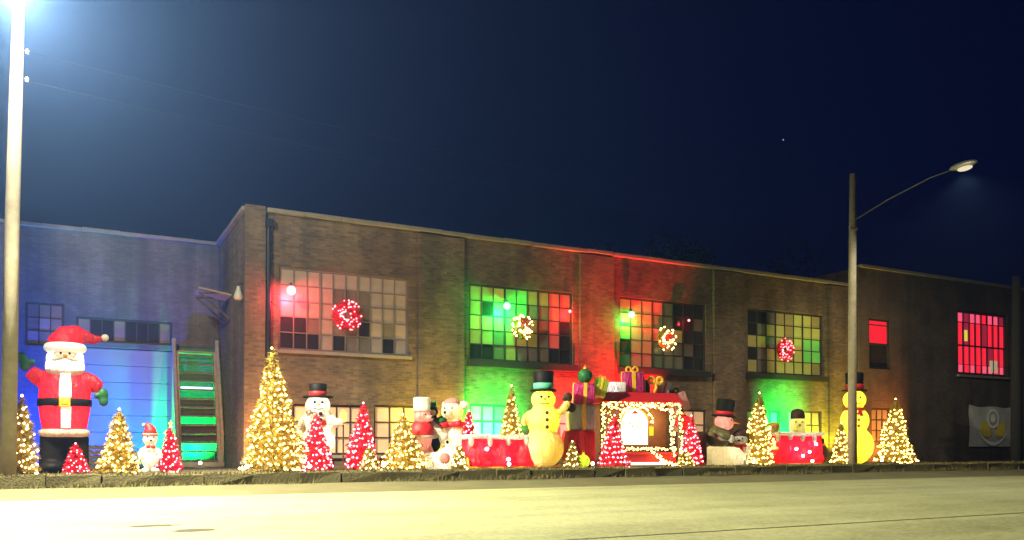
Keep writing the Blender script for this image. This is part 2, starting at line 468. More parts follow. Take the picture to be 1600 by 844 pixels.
# dry grass and leaf litter along the kerb
rng = random.Random(21)
mb = MB()
for i in range(16000):
    gx = rng.uniform(-6, 50); gy = -5.3 + abs(rng.gauss(0, 0.75)); gz = 0.0
    if gy > -0.3: continue
    if gy < -5.05: gz = rng.uniform(-.03, .02)
    a_ = rng.uniform(0, 6.28); hh = rng.uniform(.03, .11) * (1.5 if gy < -4.8 else 0.8); w_ = rng.uniform(.006, .014)
    lean = Vector((rng.gauss(0, .5), rng.gauss(0, .5), 1)).normalized() * hh
    sd_ = Vector((math.cos(a_), math.sin(a_), 0)) * w_
    p_ = Vector((gx, gy, gz))
    mb.add([p_ - sd_, p_ + sd_, p_ + lean], [(0, 1, 2)])
for i in range(11000):
    gx = rng.uniform(-6, 50)
    if math.sin(gx * 1.7) + math.sin(gx * .63 + 1) < rng.uniform(-1.2, 1.4): continue
    gy = -5.36 - abs(rng.gauss(0, .10)); p_ = Vector((gx, gy, -0.245))
    hh = rng.uniform(.05, .20); a_ = rng.uniform(0, 6.28); w_ = rng.uniform(.006, .013)
    lean = Vector((rng.gauss(0, .45), rng.gauss(-.1, .35), 1)).normalized() * hh
    sd_ = Vector((math.cos(a_), math.sin(a_), 0)) * w_
    mb.add([p_ - sd_, p_ + sd_, p_ + lean], [(0, 1, 2)])
go = mb.build('dry_grass', paint("dry_grass_blades", (0.15, 0.125, 0.04), 0.8, 0.5, 3), kind='stuff')
go["label"] = "dry brown grass along the kerb in front of the decorations"; go["category"] = "grass"
# ------------------------------------------------------------------ buildings
def wall_with_openings(mb, x0, x1, z0, z1, y, holes, depth=0.22):
    xs = sorted({x0, x1, *[h[0] for h in holes], *[h[1] for h in holes]})
    zs = sorted({z0, z1, *[h[2] for h in holes], *[h[3] for h in holes]})
    for i in range(len(xs) - 1):
        for k in range(len(zs) - 1):
            cx = (xs[i] + xs[i + 1]) / 2; cz = (zs[k] + zs[k + 1]) / 2
            if any(h[0] < cx < h[1] and h[2] < cz < h[3] for h in holes):
                continue
            mb.add([(xs[i], y, zs[k]), (xs[i + 1], y, zs[k]), (xs[i + 1], y, zs[k + 1]), (xs[i], y, zs[k + 1])], [(0, 1, 2, 3)])
    for (a, b, c, d) in holes:
        f, g = y, y + depth
        mb.add([(a, f, c), (a, g, c), (a, g, d), (a, f, d)], [(0, 1, 2, 3)])
        mb.add([(b, f, c), (b, f, d), (b, g, d), (b, g, c)], [(0, 1, 2, 3)])
        mb.add([(a, f, d), (a, g, d), (b, g, d), (b, f, d)], [(0, 1, 2, 3)])
        mb.add([(a, f, c), (b, f, c), (b, g, c), (a, g, c)], [(0, 1, 2, 3)])

PANE = {}
def pane_obj(w, h, mat, parent, loc, name='pane', t=0.014):
    key = (round(w, 3), round(h, 3), mat.name, name)
    if key not in PANE:
        mb = MB(); mb.box((0, 0, 0), (w, t, h))
        me = mb.mesh(name); me.materials.append(mat); PANE[key] = me
    o = bpy.data.objects.new(name, PANE[key]); COL.objects.link(o); o.parent = parent; o.location = loc
    return o

def window(parent, x0, x1, z0, z1, y, rows, steel, bar=0.035, frame=0.07, sill=None, label=None, heavy=()):
    """rows: list of strings, top row first, one letter for each pane"""
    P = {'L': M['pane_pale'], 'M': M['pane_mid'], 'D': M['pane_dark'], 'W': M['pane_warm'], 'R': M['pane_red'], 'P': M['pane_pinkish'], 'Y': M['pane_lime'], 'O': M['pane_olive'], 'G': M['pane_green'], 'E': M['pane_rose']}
    nr, nc = len(rows), len(rows[0])
    mb = MB()
    w, h = x1 - x0, z1 - z0
    cx, cz = (x0 + x1) / 2, (z0 + z1) / 2
    yc = y + 0.10
    for s in (-1, 1):
        mb.box((s * (w / 2 - frame / 2 - .002), 0, 0), (frame, 0.07, h - 0.006))
        mb.box((0, 0.001, s * (h / 2 - frame / 2 - .002)), (w - 2 * frame - .006, 0.068, frame))
    iw, ih = w - 2 * frame, h - 2 * frame
    for c in range(1, nc):
        b = bar * (2.0 if c in heavy else 1.0)
        mb.box((-iw / 2 + iw * c / nc, 0.004, 0), (b, 0.05, ih))
    for r in range(1, nr):
        mb.box((0, 0.006, -ih / 2 + ih * r / nr), (iw, 0.045, bar))
    wo = mb.build('window', steel, parent)
    wo.location = (cx, yc, cz)
    if label:
        wo["label"] = label
    for r in range(nr):
        for c in range(nc):
            pane_obj(iw / nc - bar * 0.6, ih / nr - bar * 0.6, P[rows[r][c]], wo,
                     (-iw / 2 + iw * (c + .5) / nc, 0.012 + 0.006 * ((r * 7 + c * 3) % 3), ih / 2 - ih * (r + .5) / nr)).rotation_euler = (random.Random(r * 31 + c * 7 + int(x0 * 10)).uniform(-.03, .03), 0, random.Random(r * 17 + c * 5 + int(x0 * 10)).uniform(-.03, .03))
    if sill:
        s = MB(); s.box((0, -0.10 - sill[1] / 2 + 0.06, -h / 2 - sill[0] / 2 - .004), (w + 0.16, sill[1] + 0.12, sill[0]))
        s.build('sill', sill[2], wo, bevel=0.01)
    return wo

# ---- main building, two storeys of tan brick
main = thing('brick_building', 'two-storey tan brick factory building with multi-pane windows behind the decorations', 'building')
UP = [(5.85, 10.2, 3.74, 6.38), (12.44, 16.7, 3.74, 6.44), (18.82, 23.1, 3.76, 6.5), (25.36, 29.8, 3.82, 6.56)]
LO = [(6.3, 8.72, 0.42, 2.05), (8.98, 10.62, 0.42, 2.08), (12.46, 14.4, 0.42, 2.2), (15.0, 16.75, 0.42, 2.15),
      (18.9, 20.9, 0.42, 2.2), (21.3, 23.1, 0.42, 2.2), (25.3, 27.2, 0.42, 2.25), (27.7, 29.7, 0.42, 2.28)]
mb = MB(); wall_with_openings(mb, 4.86, 31.9, 0, 8.0, 0.0, UP + LO)
mb.build('wall', M['brick'], main)
mb = MB()
mb.add([(4.86, 0, 0), (4.86, 30, 0), (4.86, 30, 8.0), (4.86, 0, 8.0)], [(0, 1, 2, 3)])
mb.build('side_wall', M['brick'], main)
mb = MB(); mb.add([(4.9, 0.02, 7.7), (31.9, 0.02, 7.7), (31.9, 30, 7.7), (4.9, 30, 7.7)], [(0, 1, 2, 3)])
mb.build('roof', M['roof'], main)
for (a, b, top) in ((4.80, 5.42, 8.16), (10.52, 12.2, 7.92), (16.97, 18.48, 7.93), (23.45, 25.05, 7.94), (30.1, 31.86, 7.94)):
    mb = MB(); mb.box(((a + b) / 2, -0.062, top / 2), (b - a, 0.12, top)); mb.build('pilaster', M['brick'], main)
rng = random.Random(3)
x = 5.46
while x < 31.5:       # coping stones
    L = min(1.18, 31.88 - x)
    mb = MB(); mb.box((x + L / 2, 0.04, 8.07 + rng.uniform(-.012, .012)), (L - 0.012, 0.42, 0.13)); mb.build('coping_stone', M['coping'], main, bevel=0.012)
    x += L
y = 0.05
while y < 5.2:
    mb = MB(); mb.box((4.93, y + 0.55, 8.07 + rng.uniform(-.01, .01)), (0.40, 1.09, 0.13)); mb.build('coping_stone', M['coping'], main, bevel=0.012)
    y += 1.1
mb = MB(); mb.tube([(5.53, -0.07, 0.1), (5.53, -0.07, 7.55)], 0.075, 10); mb.box((5.53, -0.09, 7.65), (0.26, 0.18, 0.26))
for z in (1.0, 3.2, 5.2, 7.0):
    mb.box((5.53, -0.06, z), (0.22, 0.10, 0.05))
mb.build('drainpipe', M['iron'], main)
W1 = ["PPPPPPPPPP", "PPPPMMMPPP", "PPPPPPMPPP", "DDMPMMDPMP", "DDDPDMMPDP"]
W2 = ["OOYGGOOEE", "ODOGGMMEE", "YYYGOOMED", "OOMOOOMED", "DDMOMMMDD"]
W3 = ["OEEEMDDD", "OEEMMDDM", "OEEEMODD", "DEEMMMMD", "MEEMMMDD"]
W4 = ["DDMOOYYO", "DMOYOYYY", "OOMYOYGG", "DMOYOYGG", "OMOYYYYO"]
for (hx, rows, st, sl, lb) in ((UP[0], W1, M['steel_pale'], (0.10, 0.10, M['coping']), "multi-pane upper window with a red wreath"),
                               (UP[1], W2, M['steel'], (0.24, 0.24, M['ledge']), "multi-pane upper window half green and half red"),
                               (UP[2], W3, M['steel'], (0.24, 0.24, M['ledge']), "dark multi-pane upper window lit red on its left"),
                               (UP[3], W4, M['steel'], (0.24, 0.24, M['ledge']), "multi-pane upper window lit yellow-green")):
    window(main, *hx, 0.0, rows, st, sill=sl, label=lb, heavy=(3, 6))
for i, hx in enumerate(LO):
    nc = max(3, round((hx[1] - hx[0]) / 0.52))
    L = 'W' if i in (0, 1, 3, 4, 5) else 'L'
    rows = [''.join(L for c in range(nc)) for r in range(3)]
    rows[0] = ''.join(('M' if (c * 5 + i) % 4 == 0 else L) for c in range(nc)) if L == 'L' else rows[0]
    window(main, *hx, 0.0, rows, M['steel'], bar=0.05, frame=0.06, sill=(0.10, 0.08, M['coping']))

# ---- set-back annex on the left
annex = thing('annex', 'set-back grey two-storey annex glowing blue behind the tall Santa', 'building')
AY = 5.3
AH = [(0.25, 3.35, 0.02, 4.1), (0.25, 3.3, 4.28, 5.12), (-1.25, -0.1, 4.05, 5.5)]
mb = MB(); wall_with_openings(mb, -14, 4.85, 0, 8.0, AY, AH)
mb.build('wall', M['brick_grey'], annex)
mb = MB(); mb.add([(-14, AY, 7.7), (4.85, AY, 7.7), (4.85, 30, 7.7), (-14, 30, 7.7)], [(0, 1, 2, 3)]); mb.build('roof', M['roof'], annex)
x = -14.0
while x < 4.4:
    mb = MB(); mb.box((x + 0.6, AY + 0.04, 8.06 + rng.uniform(-.012, .012)), (1.19, 0.40, 0.12)); mb.build('coping_stone', M['coping'], annex, bevel=0.012)
    x += 1.2
window(annex, *AH[1], AY, ["MDDMDDDM"], M['steel'])
window(annex, *AH[2], AY, ["MMM", "MLM", "LMM"], M['steel'])
dr = MB(); dr.box((1.8, AY + 0.19, 2.06), (3.1, 0.04, 4.08)); door = dr.build('loading_door', M['door_white'], annex)
door["label"] = "wide pale panelled loading door"
for r in range(7):
    mb = MB(); mb.box((1.8, AY + 0.155, 0.04 + 4.04 * (r + .5) / 7), (3.06, 0.05, 4.04 / 7 - .012)); mb.build('door_panel', M['door_white'], door, bevel=0.012)
mb = MB(); mb.box((-2.0, AY - 0.07, 4.0), (0.35, 0.14, 7.9)); mb.build('pilaster', M['brick_grey'], annex)
mb = MB(); mb.box((3.44, AY - 0.05, 2.1), (0.16, 0.10, 4.3)); mb.build('door_post', M['wood_dark'], annex)

# ---- taller wing on the right
wing = thing('brick_wing', 'tall dark brick wing with a red lit window above a banner', 'building')
WY = -0.2
WH = [(38.95, 42.95, 4.32, 7.5), (32.55, 34.0, 4.3, 6.62), (32.7, 33.95, 0.9, 2.5)]
mb = MB(); wall_with_openings(mb, 31.9, 62, 0, 8.9, WY, WH)
mb.build('wall', M['brick_dark'], wing)
mb = MB(); mb.add([(31.9, WY, 0), (31.9, 30, 0), (31.9, 30, 8.9), (31.9, WY, 8.9)], [(0, 1, 2, 3)]); mb.build('side_wall', M['brick_dark'], wing)
mb = MB(); mb.add([(31.9, WY, 8.7), (62, WY, 8.7), (62, 30, 8.7), (31.9, 30, 8.7)], [(0, 1, 2, 3)]); mb.build('roof', M['roof'], wing)
x = 31.95
while x < 61:
    mb = MB(); mb.box((x + 0.7, WY + 0.06, 8.97), (1.39, 0.4, 0.13)); mb.build('coping_stone', M['coping'], wing, bevel=0.012)
    x += 1.4
# red window with vertical blinds
x0, x1, z0, z1 = WH[0]
fr = MB()
for s in (0, 1):
    fr.box((x0 + 0.05 if s == 0 else x1 - 0.05, WY + 0.08, (z0 + z1) / 2), (0.08, 0.07, z1 - z0 - .01))
    fr.box(((x0 + x1) / 2, WY + 0.081, z0 + 0.05 if s == 0 else z1 - 0.05), (x1 - x0 - 0.2, 0.068, 0.08))
fr.box(((x0 + x1) / 2, WY + 0.083, z0 + 1.45), (x1 - x0 - 0.2, 0.05, 0.06))
for k in range(1, 8):
    fr.box((x0 + 0.1 + (x1 - x0 - .2) * k / 8, WY + 0.085, (z0 + z1) / 2), (0.035, 0.045, z1 - z0 - .2))
rw = fr.build('window', M['steel'], wing); rw["label"] = "red lit barred window"
rng = random.Random(12)
for k in range(8):
    cx = x0 + 0.1 + (x1 - x0 - .2) * (k + .5) / 8
    for (a, b, mats) in ((0.1, 0.5, 'PRPRPPRP'), (0.5, 1.42, 'RRRRRDRR'), (1.48, 2.6, 'RDRRDRRR'), (2.62, 3.08, 'PDPPRPPD')):
        q = {'P': M['slat_pink'], 'R': M['slat_red'], 'D': M['slat_dim']}[mats[k]]
        pane_obj((x1 - x0 - .2) / 8 - 0.07, b - a - 0.03, q, rw, (cx, WY + 0.13 + rng.uniform(0, .02), z0 + (a + b) / 2), 'blind_slat')
pane_obj(0.32, 0.55, M['paper_yellow'], rw, (x0 + 0.75, WY + 0.105, z0 + 1.95), 'paper')
pane_obj(0.62, 0.62, M['paper'], rw, (x0 + 3.0, WY + 0.105, z0 + 0.48), 'paper')
s = MB(); s.box(((x0 + x1) / 2, WY - 0.02, z0 - 0.09), (x1 - x0 + 0.2, 0.2, 0.12)); s.build('sill', M['coping'], rw, bevel=0.01)
# small red window over a dark vent panel
x0, x1, z0, z1 = WH[1]
fr = MB()
for s in (0, 1):
    fr.box((x0 + 0.045 if s == 0 else x1 - 0.045, WY + 0.08, (z0 + z1) / 2), (0.08, 0.07, z1 - z0 - .01))
    fr.box(((x0 + x1) / 2, WY + 0.081, z0 + 0.05 if s == 0 else z1 - 0.05), (x1 - x0 - 0.18, 0.068, 0.08))
fr.box(((x0 + x1) / 2, WY + 0.082, z0 + 1.16), (x1 - x0 - 0.18, 0.066, 0.08))
fr.box(((x0 + x1) / 2, WY + 0.083, z1 - 0.28), (x1 - x0 - 0.18, 0.05, 0.04))
sw = fr.build('window', M['steel'], wing); sw["label"] = "small window glowing red above a dark panel"
pane_obj(x1 - x0 - 0.2, 0.18, M['pane_red'], sw, ((x0 + x1) / 2, WY + 0.12, z1 - 0.17))
pane_obj(x1 - x0 - 0.2, 0.84, M['pane_red'], sw, ((x0 + x1) / 2, WY + 0.12, z1 - 0.72))
pane_obj(x1 - x0 - 0.2, 1.06, M['pane_dark'], sw, ((x0 + x1) / 2, WY + 0.12, z0 + 0.62))
window(wing, *WH[2], WY, ["LLL", "LLL", "LMM"], M['steel'], bar=0.05)

# banner hung on the wing's wall
ban = thing('banner', 'pale banner with a ring and yellow wings emblem tied below the red window', 'banner', (41.5, WY - 0.05, 0.72))
mb = MB(); vs = []; fs = []
BW, BH, nx, nz = 3.75, 2.1, 24, 14
for j in range(nz + 1):
    for i in range(nx + 1):
        u, v = i / nx, j / nz
        sag = -0.12 * math.sin(math.pi * u) * v ** 2 - 0.05 * math.sin(3 * math.pi * u) * v
        pinch = 0.06 * (1 - v) * math.sin(math.pi * v)
        vs.append(((u - .5) * (BW - pinch * 2), -0.015 - 0.05 * abs(math.sin(7 * u + 4 * v)) * (0.4 + 0.6 * v), v * BH + sag))
for j in range(nz):
    for i in range(nx):
        a = j * (nx + 1) + i
        fs.append((a, a + 1, a + nx + 2, a + nx + 1))
mb.add(vs, fs); cloth = mb.build('cloth', paint("banner_vinyl", (0.52, 0.53, 0.51), 0.5, 0.3, 2.6), ban, smooth=True)
M['em_white'] = paint("emblem_white", (0.92, 0.92, 0.86), 0.5, 0.08)
M['em_yellow'] = paint("emblem_yellow", (0.75, 0.62, 0.04), 0.5, 0.15)
def arc(mb, c, r0, r1, a0, a1, y, n=24, taper=False):
    vs = []
    for k in range(n + 1):
        a = a0 + (a1 - a0) * k / n
        e = math.sin(math.pi * k / n) if taper else 1.0
        rm = (r0 + r1) / 2; hw = (r1 - r0) / 2 * e
        vs += [(c[0] + (rm - hw) * math.cos(a), y, c[1] + (rm - hw) * math.sin(a)), (c[0] + (rm + hw) * math.cos(a), y, c[1] + (rm + hw) * math.sin(a))]
    mb.add(vs, [(2 * k, 2 * k + 1, 2 * k + 3, 2 * k + 2) for k in range(n)])
mb = MB(); arc(mb, (0, 1.42), 0.36, 0.50, 0, 2 * math.pi, -0.085); mb.build('emblem_ring', M['em_white'], cloth)
mb = MB(); arc(mb, (0, 1.42), 0.0, 0.22, 0, 2 * math.pi, -0.087); mb.build('emblem_centre', M['em_white'], cloth)
for s in (-1, 1):
    mb = MB(); arc(mb, (0, 1.42), 0.50, 1.20, R(270 + s * 12), R(270 + s * 84), -0.088, taper=True); mb.build('emblem_wing', M['em_yellow'], cloth)
mb = MB(); arc(mb, (0, 1.45), 1.22, 1.40, R(200), R(340), -0.09, taper=True); mb.build('emblem_crescent', M['em_white'], cloth)
for s in (-1, 1):
    for z in (0.02, BH):
        mb = MB(); mb.cyl((s * BW / 2, -0.02, z), (s * (BW / 2 + 0.10), 0.02, z + 0.12), 0.012); mb.build('cord', M['cable'], ban)

# dark trees behind the roof
def tree(label, X, Y, h, w, seed):
    t = thing('broadleaf_tree', label, 'tree', (X, Y, 0), 0, 'dark trees behind the roof')
    rg = random.Random(seed)
    mb = MB(); mb.tube([(0, 0, 0), (0.1, 0, h * .3), (-0.1, 0.1, h * .6), (0, 0, h * .85)], [0.35, 0.28, 0.18, 0.05], 8)
    for k in range(7):
        a = rg.uniform(0, 6.28); z = h * rg.uniform(.3, .6)
        mb.tube([(0, 0, z), (math.cos(a) * w * .2, math.sin(a) * w * .2, z + h * .1), (math.cos(a) * w * .38, math.sin(a) * w * .38, z + h * .22)], [0.12, 0.08, 0.03], 6)
    mb.build('trunk', M['bark'], t)
    mb = MB()
    clumps = [(rg.gauss(0, w * .22), rg.gauss(0, w * .2), h * rg.uniform(.42, .93)) for _ in range(34)]
    for c in clumps:
        rr = w * rg.uniform(.08, .17)
        for k in range(110):
            d = Vector((rg.gauss(0, 1), rg.gauss(0, 1), rg.gauss(0, .8))).normalized() * rr * rg.random() ** .4
            p = Vector(c) + d
            a = Vector((rg.gauss(0, 1), rg.gauss(0, 1), rg.gauss(0, 1))).normalized() * 0.16
            b = a.orthogonal().normalized() * 0.10
            mb.add([p - a, p + b, p + a, p - b], [(0, 1, 2, 3)])
    mb.build('crown', M['leaf_dark'], t)
tree('tall dark tree behind the middle of the roof', 32.5, 15, 13.6, 9, 1)
tree('broad dark tree above the right end of the roof', 41.0, 17, 13.2, 10, 2)
tree('small dark tree above the roof, leftmost of the three', 27.0, 17, 12.6, 8, 5)

# ------------------------------------------------------------------ poles and street lamps
def utility_pole(name, label, X, Y, h, r, mat, group):
    t = thing(name, label, 'street lamp' if name == 'street_lamp' else 'pole', (X, Y, 0), 0, group)
    mb = MB(); mb.tube([(0, 0, -0.3), (0.04, 0, h * .5), (0.14, 0, h)], [r, r * .88, r * .72], 16); mb.build('pole', mat, t, smooth=True)
    return t
SL = utility_pole('street_lamp', 'brightly lit wooden street lamp pole at the left edge', -1.17, -4.6, 12.2, 0.17, M['pole_wood'], 'street lamps on wooden poles')
def arm_and_head(t, z, L, rise, on):
    am = M['alu'] if on else M['arm_dark']; k_ = 1.0 if on else 0.65
    mb = MB(); mb.tube([(0.1, -0.1, z), (0.1, -L * .4, z + rise * .55), (0.1, -L * .8, z + rise * .95), (0.1, -L, z + rise)], [0.04 * k_, 0.036 * k_, 0.032 * k_, 0.03 * k_], 8)
    mb.build('arm', am, t, smooth=True)
    hz = z + rise
    mb = MB(); mb.ball((0.1, -L - 0.42, hz + 0.04), (0.17, 0.50, 0.12)); hd = mb.build('lamp_head', M['alu'], t, smooth=True)
    return Vector((0.1, -L - 0.48, hz - 0.08)), hd
p, hd = arm_and_head(SL, 9.75, 2.1, 0.5, True)
mb = MB(); mb.ball(tuple(p), (0.13, 0.24, 0.09)); mb.build('lens', glow("street_lamp_lens", (1.0, 0.95, 0.78), 60), hd, smooth=True)
lamp('street_light', 'POINT', (1.0, 0.93, 0.66), 4000, SL, tuple(p + Vector((0, 0, -0.25))), 0.14)
lamp('head_spot_down', 'SPOT', (1.0, 0.95, 0.66), 37000, SL, tuple(p + Vector((0, -0.05, -0.30))), 0.14, (0.62, -0.5, -1.0), 130, 0.5)
for z_ in (9.64, 9.0):
    mb = MB(); mb.lathe([(0.0, 0), (0.04, 0.0), (0.028, 0.04), (0.045, 0.06), (0.02, 0.10), (0, 0.11)], 10, c=(0.30, -0.14, z_)); mb.build('insulator', M['porcelain'], SL, smooth=True)
SR = utility_pole('street_lamp', 'dark wooden street lamp pole with a long arm, right of the red sleigh', 26.45, -4.4, 11.15, 0.17, M['pole_wood'], 'street lamps on wooden poles')
p, hd = arm_and_head(SR, 9.35, 4.1, 0.75, False)
mb = MB(); mb.ball(tuple(p), (0.14, 0.26, 0.08)); mb.build('lens', glow("dim_lamp_lens", (1.0, 0.85, 0.55), 0.9), hd, smooth=True)
lamp('head_spot_down', 'SPOT', (1.0, 0.93, 0.72), 1900, SR, tuple(p + Vector((0, 0, -0.16))), 0.12, (0.3, 0.12, -1.0), 146, 0.4)  # beam added to a dim head to brighten road and banner
mb = MB(); mb.box((-0.05, -0.16, 9.0), (0.4, 0.08, 0.10)); mb.build('crossarm', M['pole_wood'], SR)
utility_pole('utility_pole', 'black tarred pole beside the banner at the right edge', 36.75, -4.4, 8.2, 0.24, M['pole_tar'], None)
def wire(label, a, b, sag):
    mb = MB(); a = Vector(a); b = Vector(b)
    mb.tube([a.lerp(b, k / 24) - Vector((0, 0, sag * 4 * (k / 24) * (1 - k / 24))) for k in range(25)], 0.0045, 5)
    tag(mb.build('overhead_cable', M['cable'], None), label, 'cable', 'cables between the lamp poles')
wire('upper overhead cable running from the bright lamp pole', (-0.85, -4.8, 9.66), (26.4, -4.56, 9.08), 0.35)
wire('lower overhead cable running from the bright lamp pole', (-0.9, -4.75, 9.02), (26.4, -4.56, 8.4), 0.35)

# ------------------------------------------------------------------ stairs in the corner
st = thing('wooden_staircase', 'steep wooden outdoor staircase lit green from below', 'staircase', (4.02, 3.55, 0))
N = 13; H = 4.0; D = 1.35
for s in (-1, 1):
    mb = MB()
    a = Vector((s * 0.66, 0.0, 0.0)); b = Vector((s * 0.66, D, H))
    d = (b - a).normalized(); up = Vector((0, -d.z, d.y)) * 0.14
    w = Vector((0.08, 0, 0))
    mb.add([a - up - w, a + up - w, b + up - w, b - up - w, a - up + w, a + up + w, b + up + w, b - up + w],
           [(0, 1, 2, 3), (7, 6, 5, 4), (0, 4, 5, 1), (1, 5, 6, 2), (2, 6, 7, 3), (3, 7, 4, 0)])
    mb.build('stringer', M['wood_pale'], st)
    mb = MB(); mb.box((s * 0.72, 0.05, 0.55), (0.10, 0.10, 1.1)); mb.build('post', M['wood_pale'], st)
    mb = MB(); mb.box((s * 0.72, D, 2.25), (0.12, 0.12, 4.5)); mb.build('post', M['wood_pale'], st)
    mb = MB(); mb.tube([(s * 0.72, 0.02, 1.08), (s * 0.72, D, H + 0.45)], 0.07, 6); mb.build('handrail', M['wood_pale'], st)
for k in range(N):
    mb = MB(); mb.box((0, D * (k + .5) / N, H * (k + .7) / N), (1.16, 0.20, 0.06)); mb.build('tread', M['wood_grey'], st, bevel=0.006)
for k in (3, 4, 6, 7, 10):
    mb = MB(); mb.box((0, D * (k + .95) / N, H * (k + .2) / N), (1.20, 0.022, H / N - .07)); mb.build('riser', M['wood_dark'], st)
mb = MB(); mb.box((0, -0.12, 0.09), (1.5, 0.34, 0.16)); mb.build('bottom_step', M['wood_pale'], st, bevel=0.01)
mb = MB(); mb.box((0.05, D + 0.2, H + 0.05), (1.44, 0.32, 0.08)); mb.build('landing', M['wood_pale'], st)
lb = MB(); lb.cyl((-.52, 0, .035), (.52, 0, .035), .035, None, 10)
lb = lb.build('light_tube', glow("blue_white_tube", (.45, .70, 1.0), 3.0), smooth=True); lb.location = (4.0, 4.38, 2.712)
tag(lb, 'blue-white light tube lying on a tread of the wooden staircase', 'light tube')
# canopy bracketed to the side wall, with a lamp under it
cp = thing('door_canopy', 'small sloping canopy on a bracket above the wooden staircase', 'canopy', (4.86, 3.2, 5.75))
mb = MB(); mb.rbox((-0.52, 0, 0.12), (1.06, 1.2, 0.05), ry=R(9)); mb.build('roof_board', M['wood_pale'], cp)
for y_ in (-0.5, 0.5):
    mb = MB(); mb.tube([(-0.95, y_, 0.0), (-0.05, y_, -0.75)], 0.04, 6); mb.tube([(-1.0, y_, 0.02), (-0.04, y_, 0.14)], 0.035, 6); mb.build('bracket', M['wood_dark'], cp)
wlmp = thing('wall_lamp', 'white cone shaped lamp hanging on the brick corner beside the canopy', 'lamp', (4.72, 0.5, 5.35))
mb = MB(); mb.lathe([(0.05, 0.36), (0.07, 0.26), (0.13, 0.1), (0.15, 0.0), (0.10, -0.06), (0.0, -0.08)], 16); mb.build('shade', paint("white_enamel", (0.50, 0.49, 0.45), 0.35, 0.05), wlmp, smooth=True)
mb = MB(); mb.tube([(0, 0, 0.34), (0, 0, 0.46), (0.14, 0, 0.46)], 0.018, 6); mb.build('bracket', M['iron'], wlmp)
# pallets by the annex
for k in range(5):
    pl = thing('wooden_pallet', ['wooden pallet lying at the bottom of the stack behind Santa', 'wooden pallet second from the bottom of the stack behind Santa', 'wooden pallet in the middle of the stack behind Santa',
               'wooden pallet second from the top of the stack behind Santa', 'wooden pallet on top of the stack behind Santa'][k], 'pallet', (1.0 + 0.03 * (k % 2), 2.2, 0.15 * k), 0.02 * (k % 3) - .02, 'stack of pallets')
    for q in range(7):
        mb = MB(); mb.box((-0.55 + q * 0.183, 0, 0.125), (0.12, 1.0, 0.022)); mb.build('slat', M['wood_pale'], pl)
    for q in range(3):
        mb = MB(); mb.box((0, -0.45 + q * 0.45, 0.057), (1.2, 0.09, 0.11)); mb.build('bearer', M['wood_pale'], pl)

